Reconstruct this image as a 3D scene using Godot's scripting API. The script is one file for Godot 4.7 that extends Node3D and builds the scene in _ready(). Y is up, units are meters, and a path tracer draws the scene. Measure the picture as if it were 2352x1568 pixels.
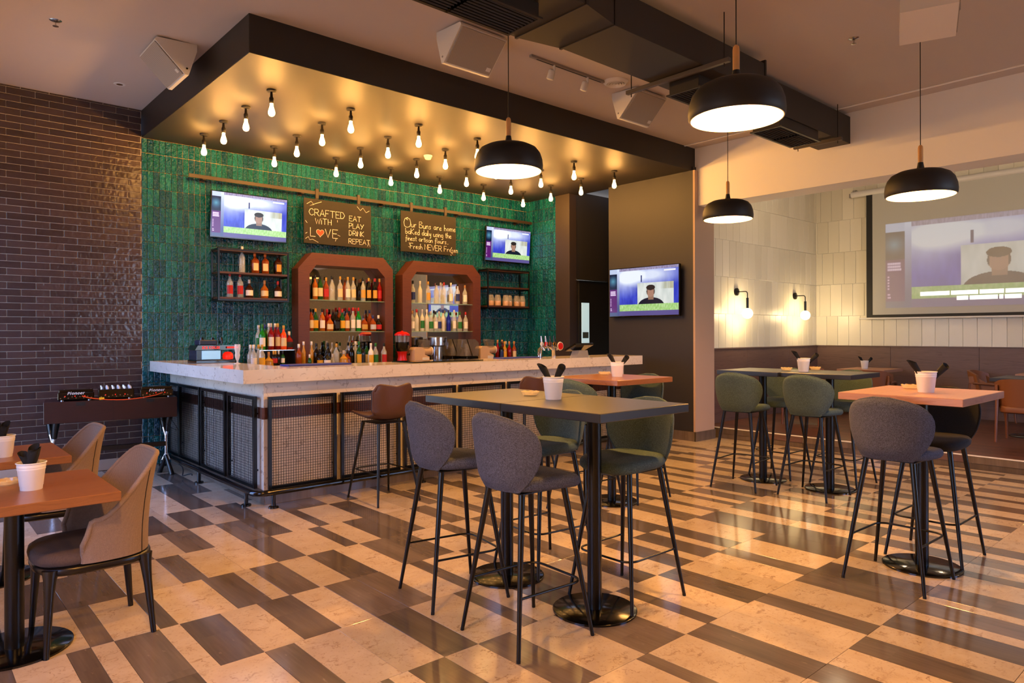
extends Node3D
# A bar and lounge. +X runs to the right along the bar front, -Z runs into the room towards the tiled back wall.

const EYE := Vector3(0, 1.5, 0)
const FOCAL := 1597.13
const YAW := 0.726893
const ROLL := 0.0029326
const HORIZON := 765.73
const CEIL := 4.07
const BACK := -8.76
const SOFFIT := 3.755

var M := {}
var count := {}
var cache := {}
var rng := RandomNumberGenerator.new()

# ---------------------------------------------------------------- mesh builder
class MB:
	var v := PackedVector3Array()
	var n := PackedVector3Array()
	var t := PackedVector2Array()
	var ix := PackedInt32Array()

	func quad(a: Vector3, b: Vector3, c: Vector3, d: Vector3) -> void:
		var nn := (c - a).cross(d - b)
		if nn.length() < 1e-12: nn = (b - a).cross(c - a)
		nn = nn.normalized()
		var k := v.size()
		v.append_array([a, b, c, d]); n.append_array([nn, nn, nn, nn])
		t.append_array([Vector2(0, 1), Vector2(1, 1), Vector2(1, 0), Vector2(0, 0)])
		ix.append_array([k, k + 2, k + 1, k, k + 3, k + 2])

	func qo(a: Vector3, b: Vector3, c: Vector3, d: Vector3, o: Vector3) -> void:
		if (c - a).cross(d - b).dot(o) < 0.0: quad(d, c, b, a)
		else: quad(a, b, c, d)

	func tri(a: Vector3, b: Vector3, c: Vector3, o: Vector3) -> void:
		var nn := (b - a).cross(c - a)
		var k := v.size()
		if nn.dot(o) < 0.0:
			nn = -nn; v.append_array([a, c, b])
		else: v.append_array([a, b, c])
		nn = nn.normalized()
		n.append_array([nn, nn, nn]); t.append_array([Vector2.ZERO, Vector2(1, 0), Vector2(0, 1)])
		ix.append_array([k, k + 2, k + 1])

	func box(c: Vector3, s: Vector3, bv := 0.0, B := Basis.IDENTITY) -> MB:
		var h := s * 0.5
		var w := minf(bv, minf(h.x, minf(h.y, h.z)) * 0.8)
		var P := func(sx: int, sy: int, sz: int, ax: int) -> Vector3:
			var q := Vector3(sx * (h.x - w), sy * (h.y - w), sz * (h.z - w))
			if ax == 0: q.x = sx * h.x
			elif ax == 1: q.y = sy * h.y
			else: q.z = sz * h.z
			return c + B * q
		for s1 in [-1, 1]:
			qo(P.call(s1, -1, -1, 0), P.call(s1, 1, -1, 0), P.call(s1, 1, 1, 0), P.call(s1, -1, 1, 0), B * Vector3(s1, 0, 0))
			qo(P.call(-1, s1, -1, 1), P.call(1, s1, -1, 1), P.call(1, s1, 1, 1), P.call(-1, s1, 1, 1), B * Vector3(0, s1, 0))
			qo(P.call(-1, -1, s1, 2), P.call(1, -1, s1, 2), P.call(1, 1, s1, 2), P.call(-1, 1, s1, 2), B * Vector3(0, 0, s1))
		if w > 0.0:
			for a in [-1, 1]:
				for b in [-1, 1]:
					qo(P.call(a, b, -1, 0), P.call(a, b, 1, 0), P.call(a, b, 1, 1), P.call(a, b, -1, 1), B * Vector3(a, b, 0))
					qo(P.call(a, -1, b, 0), P.call(a, 1, b, 0), P.call(a, 1, b, 2), P.call(a, -1, b, 2), B * Vector3(a, 0, b))
					qo(P.call(-1, a, b, 1), P.call(1, a, b, 1), P.call(1, a, b, 2), P.call(-1, a, b, 2), B * Vector3(0, a, b))
					for d in [-1, 1]:
						tri(P.call(a, b, d, 0), P.call(a, b, d, 1), P.call(a, b, d, 2), B * Vector3(a, b, d))
		return self

	func mm(a: Vector3, b: Vector3, bv := 0.0) -> MB:   # box between two corners
		return box((a + b) * 0.5, (b - a).abs(), bv)

	# profile of (radius, height) turned about the y axis
	func lathe(prof: Array, seg := 20, at := Vector3.ZERO, B := Basis.IDENTITY, a0 := 0.0, a1 := TAU) -> MB:
		var m := prof.size()
		var sn := []
		for i in m - 1:
			var d: Vector2 = prof[i + 1] - prof[i]
			sn.append(Vector2(d.y, -d.x).normalized())
		for i in m - 1:
			var n0: Vector2 = sn[i]
			var n1: Vector2 = sn[i]
			if i > 0 and sn[i - 1].dot(sn[i]) > 0.7: n0 = (sn[i - 1] + sn[i]).normalized()
			if i < m - 2 and sn[i + 1].dot(sn[i]) > 0.7: n1 = (sn[i + 1] + sn[i]).normalized()
			var k := v.size()
			for j in seg + 1:
				var f := float(j) / seg
				var a := lerpf(a0, a1, f)
				var cs := Vector3(cos(a), 0, -sin(a))
				v.append(at + B * (cs * prof[i].x + Vector3(0, prof[i].y, 0)))
				v.append(at + B * (cs * prof[i + 1].x + Vector3(0, prof[i + 1].y, 0)))
				n.append(B * (cs * n0.x + Vector3(0, n0.y, 0)).normalized())
				n.append(B * (cs * n1.x + Vector3(0, n1.y, 0)).normalized())
				t.append(Vector2(f, 1)); t.append(Vector2(f, 0))
			for j in seg:
				var q := k + j * 2
				ix.append_array([q, q + 1, q + 2, q + 2, q + 1, q + 3])
		return self

	func tube(pts: Array, rad, seg := 8, closed := false) -> MB:
		var m := pts.size()
		var rr := []
		for i in m: rr.append(rad[i] if rad is Array else float(rad))
		var tan0: Vector3 = (pts[1] - pts[0]).normalized()
		var up := Vector3.UP if absf(tan0.y) < 0.9 else Vector3.RIGHT
		var s := tan0.cross(up).normalized()
		var rings := []
		for i in m:
			var tg: Vector3
			if closed: tg = (pts[(i + 1) % m] - pts[(i + m - 1) % m]).normalized()
			elif i == 0: tg = tan0
			elif i == m - 1: tg = (pts[i] - pts[i - 1]).normalized()
			else: tg = ((pts[i + 1] - pts[i]).normalized() + (pts[i] - pts[i - 1]).normalized()).normalized()
			s = (s - tg * s.dot(tg)).normalized()
			var b := tg.cross(s)
			var k := v.size()
			rings.append(k)
			for j in seg + 1:
				var a := TAU * j / seg
				var d := s * cos(a) + b * sin(a)
				v.append(pts[i] + d * rr[i]); n.append(d); t.append(Vector2(float(j) / seg, float(i) / m))
		var last := m if closed else m - 1
		for i in last:
			var p: int = rings[i]
			var q: int = rings[(i + 1) % m]
			for j in seg:
				ix.append_array([p + j, q + j, p + j + 1, p + j + 1, q + j, q + j + 1])
		if not closed:
			for e in [0, m - 1]:
				var dir: Vector3 = tan0 * -1.0 if e == 0 else (pts[m - 1] - pts[m - 2]).normalized()
				var k2 := v.size()
				v.append(pts[e]); n.append(dir); t.append(Vector2.ZERO)
				for j in seg + 1:
					v.append(v[rings[e] + j]); n.append(dir); t.append(Vector2.ZERO)
				for j in seg:
					if e == 0: ix.append_array([k2, k2 + 1 + j, k2 + 2 + j])
					else: ix.append_array([k2, k2 + 2 + j, k2 + 1 + j])
		return self

	# polygon in local xy pushed along local z from d0 to d1
	func prism(poly: PackedVector2Array, d0: float, d1: float, X := Transform3D.IDENTITY) -> MB:
		var p := poly.duplicate()
		if Geometry2D.is_polygon_clockwise(p): p.reverse()
		var m := p.size()
		for i in m:
			var a := p[i]; var b := p[(i + 1) % m]
			var o := X.basis * Vector3(b.y - a.y, a.x - b.x, 0)
			qo(X * Vector3(a.x, a.y, d0), X * Vector3(b.x, b.y, d0), X * Vector3(b.x, b.y, d1), X * Vector3(a.x, a.y, d1), o)
		var tr := Geometry2D.triangulate_polygon(p)
		for i in range(0, tr.size(), 3):
			for e in [[d0, -1.0], [d1, 1.0]]:
				var z: float = e[0]
				tri(X * Vector3(p[tr[i]].x, p[tr[i]].y, z), X * Vector3(p[tr[i + 1]].x, p[tr[i + 1]].y, z), X * Vector3(p[tr[i + 2]].x, p[tr[i + 2]].y, z), X.basis * Vector3(0, 0, e[1]))
		return self

	# rows of points, smooth; wrap joins the last column to the first; flip turns the face
	func grid(rows: Array, flip := false, wrap := false) -> MB:
		var a := rows.size()
		var b: int = rows[0].size()
		var k := v.size()
		for i in a:
			for j in b:
				var i0 := maxi(i - 1, 0); var i1 := mini(i + 1, a - 1)
				var j0 := (j + b - 1) % b if wrap else maxi(j - 1, 0)
				var j1 := (j + 1) % b if wrap else mini(j + 1, b - 1)
				var du: Vector3 = rows[i1][j] - rows[i0][j]
				var dv: Vector3 = rows[i][j1] - rows[i][j0]
				var nn := du.cross(dv)
				if nn.length() < 1e-10:
					var q := (a >> 1)
					nn = (rows[mini(i + 2, a - 1)][j] - rows[maxi(i - 2, 0)][j]).cross(rows[q][j1] - rows[q][j0])
				nn = nn.normalized()
				v.append(rows[i][j]); n.append(-nn if flip else nn); t.append(Vector2(float(j) / b, float(i) / a))
		for i in a - 1:
			for j in (b if wrap else b - 1):
				var j2 := (j + 1) % b
				var p := k + i * b + j; var q := k + (i + 1) * b + j
				var p2 := k + i * b + j2; var q2 := k + (i + 1) * b + j2
				if flip: ix.append_array([p, q, p2, p2, q, q2])
				else: ix.append_array([p, p2, q, p2, q2, q])
		return self

	func mesh() -> ArrayMesh:
		var arr := []
		arr.resize(Mesh.ARRAY_MAX)
		arr[Mesh.ARRAY_VERTEX] = v; arr[Mesh.ARRAY_NORMAL] = n; arr[Mesh.ARRAY_TEX_UV] = t; arr[Mesh.ARRAY_INDEX] = ix
		var am := ArrayMesh.new()
		am.add_surface_from_arrays(Mesh.PRIMITIVE_TRIANGLES, arr)
		return am

# ---------------------------------------------------------------- nodes
func numbered(s: String) -> String:
	var k: int = count.get(s, 0)
	count[s] = k + 1
	return s if k == 0 else "%s_%03d" % [s, k]

func tag(o: Node, label: String, category: String, group := "") -> void:
	o.set_meta("label", label); o.set_meta("category", category)
	if group != "": o.set_meta("group", group)

func thing(called: String, label: String, category: String, at := Vector3.ZERO, turn := 0.0, group := "") -> Node3D:
	var o := Node3D.new()
	o.name = numbered(called); add_child(o)
	o.position = at; o.rotation.y = turn
	tag(o, label, category, group)
	return o

func copy(src: Node3D, at: Vector3, turn: float, label := "", group := "") -> Node3D:
	var r: Node3D = src.duplicate()
	var base := String(src.get_meta("base_name"))
	r.name = numbered(base); add_child(r)
	r.position = at; r.rotation.y = turn
	if label != "": r.set_meta("label", label)
	if group != "": r.set_meta("group", group)
	return r

func part(parent: Node, called: String, mb, m: Material, at := Vector3.ZERO) -> MeshInstance3D:
	var o := MeshInstance3D.new()
	o.name = called
	o.mesh = mb.mesh() if mb is MB else mb
	o.material_override = m
	o.position = at
	parent.add_child(o, true)
	return o

func solid(called: String, mb, m: Material, label: String, category: String, group := "", at := Vector3.ZERO, turn := 0.0) -> MeshInstance3D:
	var o := part(self, numbered(called), mb, m, at)
	o.rotation.y = turn
	tag(o, label, category, group)
	return o

func struct(called: String, mb, m: Material, parent: Node = self) -> MeshInstance3D:
	var o := part(parent, numbered(called) if parent == self else called, mb, m)
	if parent == self: o.set_meta("kind", "structure")
	return o

func stuff(o: Node) -> void:
	o.set_meta("kind", "stuff")

# ---------------------------------------------------------------- photo pixels to places
func ray(px: float, py: float) -> Vector3:
	var x := (px - 1176.0) / FOCAL
	var y := -(py - HORIZON) / FOCAL
	var c := cos(ROLL); var s := sin(ROLL)
	var q := Vector3(x * c - y * s, x * s + y * c, -1.0)
	return q.rotated(Vector3.UP, -YAW)

func on_y(px: float, py: float, h: float) -> Vector3:
	var d := ray(px, py)
	return EYE + d * ((h - EYE.y) / d.y)

func on_z(px: float, py: float, z: float) -> Vector3:
	var d := ray(px, py)
	return EYE + d * (z / d.z)

# ---------------------------------------------------------------- materials
func mat(c: Color, rough := 0.6, metal := 0.0, spec := 0.5) -> StandardMaterial3D:
	var m := StandardMaterial3D.new()
	m.albedo_color = c; m.roughness = rough; m.metallic = metal; m.metallic_specular = spec
	return m

func glow(c: Color, e: float) -> StandardMaterial3D:
	var m := mat(c, 0.4)
	m.emission_enabled = true; m.emission = c; m.emission_energy_multiplier = e
	return m

func glass(c: Color, alpha: float, rough := 0.03) -> StandardMaterial3D:
	var m := mat(Color(c.r, c.g, c.b, alpha), rough)
	m.transparency = BaseMaterial3D.TRANSPARENCY_ALPHA
	return m

func img_tex(w: int, h: int, fn: Callable) -> ImageTexture:
	var d := PackedByteArray()
	d.resize(w * h * 3)
	var k := 0
	for y in h:
		for x in w:
			var c: Color = fn.call(x, y)
			d[k] = int(clampf(c.r, 0, 1) * 255.0); d[k + 1] = int(clampf(c.g, 0, 1) * 255.0); d[k + 2] = int(clampf(c.b, 0, 1) * 255.0)
			k += 3
	return ImageTexture.create_from_image(Image.create_from_data(w, h, false, Image.FORMAT_RGB8, d))

func noise(sd: int, f: float, oct := 4, kind := FastNoiseLite.TYPE_SIMPLEX_SMOOTH) -> FastNoiseLite:
	var q := FastNoiseLite.new()
	q.seed = sd; q.frequency = f; q.noise_type = kind; q.fractal_octaves = oct
	return q

func tri(m: StandardMaterial3D, tex: Texture2D, scale: float, world := false) -> StandardMaterial3D:
	m.albedo_texture = tex
	m.uv1_triplanar = true
	m.uv1_world_triplanar = world
	m.uv1_scale = Vector3.ONE * scale
	return m

func bump(m: StandardMaterial3D, nf: FastNoiseLite, size: int, strength: float) -> StandardMaterial3D:
	var im := nf.get_seamless_image(size, size)
	im.bump_map_to_normal_map(strength)
	m.normal_enabled = true
	m.normal_texture = ImageTexture.create_from_image(im)
	return m

const BULB_E := 0.6
const PENDANT_E := 4.9
const SCONCE_E := 0.8
const LOUNGE_E := 0.8
const SKY_E := 12.0

func _ready() -> void:
	rng.seed = 20240611
	# ---- camera: level, slight downward lens shift
	var cam := Camera3D.new()
	cam.name = "camera"
	cam.near = 0.05; cam.far = 200.0
	cam.projection = Camera3D.PROJECTION_FRUSTUM
	cam.size = cam.near * 1568.0 / FOCAL
	cam.frustum_offset = Vector2(0, -cam.near * (784.0 - HORIZON) / FOCAL)
	cam.position = EYE
	cam.rotation = Vector3(0, -YAW, -ROLL)
	add_child(cam); cam.current = true
	# ---- sky seen through the windows
	var sky_m := ProceduralSkyMaterial.new()
	sky_m.sky_top_color = Color(0.42, 0.60, 0.95); sky_m.sky_horizon_color = Color(0.76, 0.87, 1.0)
	sky_m.ground_horizon_color = Color(0.80, 0.84, 0.88); sky_m.ground_bottom_color = Color(0.50, 0.50, 0.48)
	sky_m.sun_angle_max = 0.0; sky_m.energy_multiplier = SKY_E
	var sky := Sky.new(); sky.sky_material = sky_m
	var env := Environment.new()
	env.background_mode = Environment.BG_SKY; env.sky = sky
	env.ambient_light_source = Environment.AMBIENT_SOURCE_DISABLED
	env.tonemap_mode = Environment.TONE_MAPPER_LINEAR
	env.tonemap_exposure = 0.9
	env.sdfgi_enabled = true; env.ssao_enabled = true; env.ssil_enabled = true
	var we := WorldEnvironment.new(); we.name = "environment"; we.environment = env
	add_child(we)

	make_materials()
	print("materials")
	make_shell()
	make_walls()
	make_floor()
	print("shell")
	make_bar()
	make_ceiling_things()
	print("bar, ceiling")
	make_back_bar()
	make_screens()
	print("back bar")
	make_tables_and_stools()
	make_left_corner()
	make_raised_area()
	make_table_things()
	print("furniture")
	make_bottles()
	make_appliances()
	print("done")

# ---------------------------------------------------------------- colours
func make_materials() -> void:
	var fine := noise(3, 0.9, 1, FastNoiseLite.TYPE_VALUE)
	# plain paints
	M.ceiling = mat(Color(0.74, 0.70, 0.68), 0.85)
	M.white_wall = mat(Color(0.93, 0.92, 0.91), 0.8)
	M.beige_wall = mat(Color(0.70, 0.60, 0.52), 0.8)
	M.soffit = mat(Color(0.15, 0.13, 0.12), 0.5)
	M.grey_wall = mat(Color(0.145, 0.142, 0.16), 0.6)
	M.dark_brown = mat(Color(0.17, 0.13, 0.11), 0.6)
	M.near_black = mat(Color(0.05, 0.047, 0.047), 0.6)
	M.duct = mat(Color(0.15, 0.125, 0.115), 0.55)
	M.black_metal = mat(Color(0.014, 0.014, 0.016), 0.3, 0.0, 0.45)
	M.black_gloss = mat(Color(0.02, 0.02, 0.022), 0.12, 0.0, 0.6)
	M.black_matt = mat(Color(0.075, 0.062, 0.055), 0.55)
	M.white_plastic = mat(Color(0.82, 0.81, 0.80), 0.4)
	M.white_pot = mat(Color(0.90, 0.89, 0.88), 0.28)
	M.steel = mat(Color(0.75, 0.75, 0.76), 0.22, 1.0)
	M.chrome = mat(Color(0.85, 0.85, 0.86), 0.06, 1.0)
	M.mirror = mat(Color(0.86, 0.84, 0.80), 0.02, 1.0)
	M.chalk = mat(Color(0.86, 0.84, 0.80), 0.95)
	M.chalk_red = mat(Color(0.78, 0.30, 0.22), 0.95)
	M.shelf_glass = glass(Color(0.75, 0.92, 0.85), 0.28)
	M.glass_clear = glass(Color(0.95, 0.93, 0.86), 0.22)
	M.napkin = mat(Color(0.035, 0.036, 0.045), 0.9)
	M.red_plastic = mat(Color(0.75, 0.05, 0.05), 0.3)
	M.orange_cable = mat(Color(0.90, 0.30, 0.05), 0.5)
	M.pale_wood = mat(Color(0.80, 0.58, 0.34), 0.45)
	M.shade_in = mat(Color(0.95, 0.90, 0.82), 0.5)
	M.rubber = mat(Color(0.03, 0.03, 0.03), 0.8)
	M.blue_mat = mat(Color(0.07, 0.16, 0.55), 0.6)
	M.grout_warm = mat(Color(0.66, 0.58, 0.44), 0.8)
	M.grout_light = mat(Color(0.74, 0.70, 0.66), 0.8)
	M.grout_dark = mat(Color(0.40, 0.35, 0.30), 0.8)
	M.nosing = mat(Color(0.88, 0.88, 0.88), 0.35)
	# chalkboard: dark with smears of old chalk
	var cb := noise(41, 0.012, 4)
	M.chalkboard = tri(mat(Color(1, 1, 1), 0.75), img_tex(256, 256, func(x, y):
		var k := 0.5 + 0.5 * cb.get_noise_2d(x * 0.6, y * 2.0)
		return Color(0.10, 0.085, 0.07).lerp(Color(0.155, 0.13, 0.105), k * k)), 1.2)
	# stone of the floor: cream marble with thin brown veins, and a taupe stone with streaks along its length
	var vn := noise(7, 0.011, 4); var vm := noise(8, 0.018, 4); var vs := noise(9, 0.09, 3)
	var cream := func(k: int) -> ImageTexture:
		return img_tex(512, 512, func(x, y):
			var wx: float = x + 40.0 * vm.get_noise_2d(x * 1.3 + k * 900.0, y * 1.3)
			var r: float = absf(vn.get_noise_2d(wx * 1.2 + k * 700.0, y * 0.8))
			var vein := clampf(1.0 - r * 16.0, 0, 1) * clampf(0.5 + 1.4 * vm.get_noise_2d(x * 0.6 + 300.0, y * 0.6 + k * 500.0), 0, 1)
			var spot := clampf(vs.get_noise_2d(x + k * 311.0, y * 1.0) * 2.2 - 0.75, 0, 1)
			var cloud: float = 0.5 + 0.5 * vm.get_noise_2d(x * 0.5 - 800.0, y * 0.5 + k * 200.0)
			var c := Color(0.80, 0.735, 0.635).lerp(Color(0.735, 0.655, 0.54), cloud)
			c = c.lerp(Color(0.47, 0.36, 0.28), vein * 0.55)
			return c.lerp(Color(0.50, 0.40, 0.32), spot * 0.4))
	var taupe := func(k: int) -> ImageTexture:
		return img_tex(512, 512, func(x, y):
			var s: float = 0.5 + 0.5 * vs.get_noise_2d(x * 1.1 + k * 400.0, y * 0.05)
			var b: float = 0.5 + 0.5 * vm.get_noise_2d(x * 0.9 + k * 900.0, y * 0.16)
			var c := Color(0.355, 0.315, 0.28).lerp(Color(0.50, 0.445, 0.395), clampf(0.35 * s + 0.75 * b - 0.1, 0, 1))
			var fleck := clampf(vn.get_noise_2d(x * 4.0 + 77.0 * k, y * 1.2) * 4.0 - 2.3, 0, 1)
			return c.lerp(Color(0.70, 0.62, 0.53), fleck * 0.7))
	M.cream = []; M.taupe = []
	for k in 3:
		var a := tri(mat(Color(1, 1, 1) * [1.0, 0.96, 0.92][k] + Color(0, 0, 0, 1), 0.11, 0.0, 0.5), cream.call(k), 1.0 / 1.1, true)
		a.uv1_offset = Vector3(0.31 * k, 0.17 * k, 0.53 * k); M.cream.append(a)
		var b := tri(mat(Color(1, 1, 1) * [1.0, 0.92, 0.84][k] + Color(0, 0, 0, 1), 0.12, 0.0, 0.5), taupe.call(k), 1.0 / 1.1, true)
		b.uv1_offset = Vector3(0.41 * k, 0.27 * k, 0.13 * k); M.taupe.append(b)
	# quartz of the bar
	var qz := func(sd: int, amt: float) -> ImageTexture:
		var q := noise(sd, 0.008, 5)
		return img_tex(512, 512, func(x, y):
			var r: float = absf(q.get_noise_2d(x * 1.4, y * 1.4))
			var vein := clampf(1.0 - r * 14.0, 0, 1) * clampf(0.2 + vm.get_noise_2d(x, y) * 2.0, 0, 1)
			var c := Color(0.87, 0.84, 0.80).lerp(Color(0.80, 0.765, 0.72), 0.5 + 0.5 * q.get_noise_2d(x * 0.6, y * 0.6 + 50.0))
			return c.lerp(Color(0.52, 0.46, 0.41), vein * amt))
	M.quartz = tri(mat(Color(1, 1, 1), 0.1), qz.call(21, 0.55), 0.9, true)
	M.cladding = tri(mat(Color(1, 0.985, 0.96), 0.25), qz.call(22, 0.7), 0.8, true)
	# timbers: grain runs along the texture's x
	var wood := func(sd: int, a: Color, b: Color, d: Color, stretch: float) -> ImageTexture:
		var w1 := noise(sd, 0.02, 4); var w2 := noise(sd + 1, 0.12, 2)
		return img_tex(512, 512, func(x, y):
			var wy: float = y + 26.0 * w1.get_noise_2d(x * stretch * 1.6, y * 0.5)
			var g: float = 0.5 + 0.5 * w1.get_noise_2d(x * stretch, wy * 2.6)
			var f: float = 0.5 + 0.5 * w2.get_noise_2d(x * stretch * 1.2, wy * 2.0)
			var line := clampf(1.0 - absf(fposmod(wy * 0.045 + g * 1.6, 1.0) - 0.5) * 9.0, 0, 1)
			return a.lerp(b, g * 0.6 + f * 0.4).lerp(d, line * 0.45))
	M.oak_orange = tri(mat(Color(1, 1, 1), 0.3), wood.call(31, Color(0.50, 0.315, 0.175), Color(0.57, 0.37, 0.215), Color(0.41, 0.245, 0.13), 0.10), 1.4)
	M.oak_pink = tri(mat(Color(1, 1, 1), 0.3), wood.call(33, Color(0.64, 0.46, 0.37), Color(0.70, 0.52, 0.42), Color(0.54, 0.36, 0.28), 0.07), 1.6)
	M.mahogany = tri(mat(Color(1, 1, 1), 0.45), wood.call(35, Color(0.31, 0.145, 0.08), Color(0.38, 0.19, 0.105), Color(0.23, 0.10, 0.055), 0.10), 1.2)
	M.plum_wood = tri(mat(Color(1, 1, 1), 0.35), wood.call(37, Color(0.17, 0.07, 0.06), Color(0.21, 0.085, 0.075), Color(0.13, 0.055, 0.05), 0.08), 1.2)
	M.shelf_wood = tri(mat(Color(1, 1, 1), 0.4), wood.call(39, Color(0.25, 0.145, 0.09), Color(0.31, 0.18, 0.11), Color(0.19, 0.11, 0.07), 0.08), 1.5)
	M.band_wood = tri(mat(Color(1, 1, 1), 0.4), wood.call(43, Color(0.26, 0.13, 0.085), Color(0.34, 0.18, 0.12), Color(0.18, 0.085, 0.06), 0.05), 1.2)
	M.wainscot = tri(mat(Color(1, 1, 1), 0.42), wood.call(45, Color(0.36, 0.27, 0.245), Color(0.43, 0.33, 0.30), Color(0.27, 0.195, 0.175), 0.07), 0.8)
	M.walnut = tri(mat(Color(1, 1, 1), 0.35), wood.call(47, Color(0.40, 0.23, 0.13), Color(0.47, 0.28, 0.16), Color(0.33, 0.18, 0.10), 0.08), 2.0)
	M.planks = []
	for k in 4:
		var base: Color = [Color(0.43, 0.34, 0.28), Color(0.50, 0.40, 0.33), Color(0.36, 0.285, 0.235), Color(0.46, 0.36, 0.29)][k]
		M.planks.append(tri(mat(base * 1.9 + Color(0, 0, 0, 1), 0.35), M.wainscot.albedo_texture, 1.1, true))
	M.black_wood = mat(Color(0.045, 0.032, 0.030), 0.3)
	# dark laminate of the high tables
	M.laminate = mat(Color(0.145, 0.15, 0.165), 0.33)
	# glazed wall tiles: pooled colour and a hand-made wavy face
	var gl := noise(51, 0.02, 3)
	M.teal = []
	for k in 5:
		var c: Color = [Color(0.025, 0.245, 0.29), Color(0.03, 0.28, 0.315), Color(0.02, 0.205, 0.265), Color(0.03, 0.265, 0.28), Color(0.045, 0.31, 0.335)][k]
		var m := tri(mat(Color(1, 1, 1), 0.07, 0.0, 0.6), img_tex(256, 256, func(x, y):
			var g := 0.5 + 0.5 * gl.get_noise_2d(x * 2.0 + k * 500.0, y * 0.9)
			return c.lerp(c * 1.35, g)), 2.3, true)
		bump(m, noise(60 + k, 0.03, 3), 256, 10.0)
		M.teal.append(m)
	M.brick = []
	for k in 4:
		var c: Color = [Color(0.225, 0.18, 0.185), Color(0.25, 0.20, 0.20), Color(0.205, 0.165, 0.17), Color(0.235, 0.19, 0.19)][k]
		var m := tri(mat(Color(1, 1, 1), 0.2, 0.0, 0.5), img_tex(128, 128, func(x, y):
			return c.lerp(c * 1.12, 0.5 + 0.5 * gl.get_noise_2d(x + k * 300.0, y * 2.0))), 3.0, true)
		bump(m, noise(70 + k, 0.016, 2), 256, 2.0)
		M.brick.append(m)
	M.ivory_tile = []
	for k in 3:
		var c: Color = [Color(0.84, 0.82, 0.755), Color(0.815, 0.795, 0.73), Color(0.86, 0.84, 0.78)][k]
		M.ivory_tile.append(mat(c, 0.3))
	# cloth: tangled light and dark threads
	var cloth := func(a: Color, b: Color, sd: int) -> ImageTexture:
		var r := RandomNumberGenerator.new(); r.seed = sd
		return img_tex(256, 256, func(_x, _y): return a.lerp(b, pow(r.randf(), 1.4)))
	M.slate_cloth = tri(mat(Color(1, 1, 1), 0.95), cloth.call(Color(0.13, 0.14, 0.175), Color(0.42, 0.44, 0.52), 5), 2.4)
	M.sage_cloth = tri(mat(Color(1, 1, 1), 0.95), cloth.call(Color(0.13, 0.19, 0.20), Color(0.38, 0.47, 0.46), 6), 2.4)
	M.charcoal_cloth = tri(mat(Color(1, 1, 1), 0.95), cloth.call(Color(0.07, 0.07, 0.075), Color(0.17, 0.17, 0.18), 8), 2.4)
	var wv := RandomNumberGenerator.new(); wv.seed = 9
	M.linen = tri(mat(Color(1, 1, 1), 0.95), img_tex(256, 256, func(x, y):
		var g := 0.5 + 0.25 * sin(x * 1.57) + 0.25 * sin(y * 1.57) + wv.randf_range(-0.35, 0.35)
		return Color(0.43, 0.36, 0.31).lerp(Color(0.58, 0.50, 0.44), clampf(g, 0, 1))), 2.6)
	M.linen_grey = tri(mat(Color(0.62, 0.60, 0.62), 0.95), M.linen.albedo_texture, 2.6)
	M.leather = mat(Color(0.29, 0.175, 0.12), 0.42)
	bump(M.leather, noise(81, 0.2, 2), 128, 1.0); M.leather.uv1_triplanar = true; M.leather.uv1_scale = Vector3.ONE * 6.0
	M.tan_leather = mat(Color(0.50, 0.31, 0.18), 0.45)
	# perforated speaker fronts
	M.grille = tri(mat(Color(1, 1, 1), 0.5), img_tex(128, 128, func(x, y):
		var d := Vector2(fposmod(x + (4.0 if (y / 8) % 2 == 1 else 0.0), 8.0) - 3.5, (y % 8) - 3.5).length()
		return Color(0.40, 0.38, 0.37) if d < 2.4 else Color(0.66, 0.63, 0.60)), 8.0)
	M.glass_window = glass(Color(0.95, 0.98, 1.0), 0.06)
	M.door_light = glow(Color(0.72, 0.86, 0.90), 0.75)
	M.blue_grey = mat(Color(0.25, 0.33, 0.36), 0.6)
	M.duct_bar = mat(Color(0.30, 0.27, 0.25), 0.5)
	M.plinth = tri(mat(Color(1, 1, 1), 0.12), M.taupe[1].albedo_texture, 0.9, true)
	M.bulb = glow(Color(1.0, 0.80, 0.48), 26.0)
	M.pendant_bulb = glow(Color(1.0, 0.90, 0.74), 8.0)
	M.globe = glow(Color(1.0, 0.93, 0.80), 2.6)
	M.screen_cloth = mat(Color(0.70, 0.70, 0.68), 0.9)
	M.subtitle = glow(Color(0.95, 0.97, 0.98), 0.8)
	M.seam = mat(Color(0.42, 0.28, 0.20), 0.7)
	M.red_led = glow(Color(1.0, 0.12, 0.06), 1.2)
	M.yellow = mat(Color(0.85, 0.72, 0.05), 0.6)
	M.amber_glass = glass(Color(0.98, 0.88, 0.62), 0.30)
	M.beige_plastic = mat(Color(0.78, 0.66, 0.52), 0.35)
	M.smoke_glass = glass(Color(0.45, 0.44, 0.42), 0.45)
	M.glass_bright = glass(Color(0.97, 0.97, 0.97), 0.35)
	M.board_glass = mat(Color(0.05, 0.08, 0.07), 0.05)
	M.brass = mat(Color(0.75, 0.55, 0.25), 0.25, 1.0)
	M.chiller = mat(Color(0.10, 0.16, 0.22), 0.15)
	M.ice_light = glow(Color(0.55, 0.75, 0.90), 0.7)
	M.red_sign = glow(Color(1.0, 0.14, 0.06), 0.9)
	M.blue_case = mat(Color(0.07, 0.10, 0.20), 0.4)
	var gp := RandomNumberGenerator.new(); gp.seed = 77
	M.grained_plaster = tri(mat(Color(1, 1, 1), 0.8), img_tex(128, 128, func(_x, _y): return Color(0.60, 0.53, 0.43).lerp(Color(0.80, 0.74, 0.63), gp.randf())), 1.2)
	M.downlight = glow(Color(1.0, 0.92, 0.80), 3.0)
	M.track = mat(Color(0.55, 0.53, 0.52), 0.5)

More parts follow.
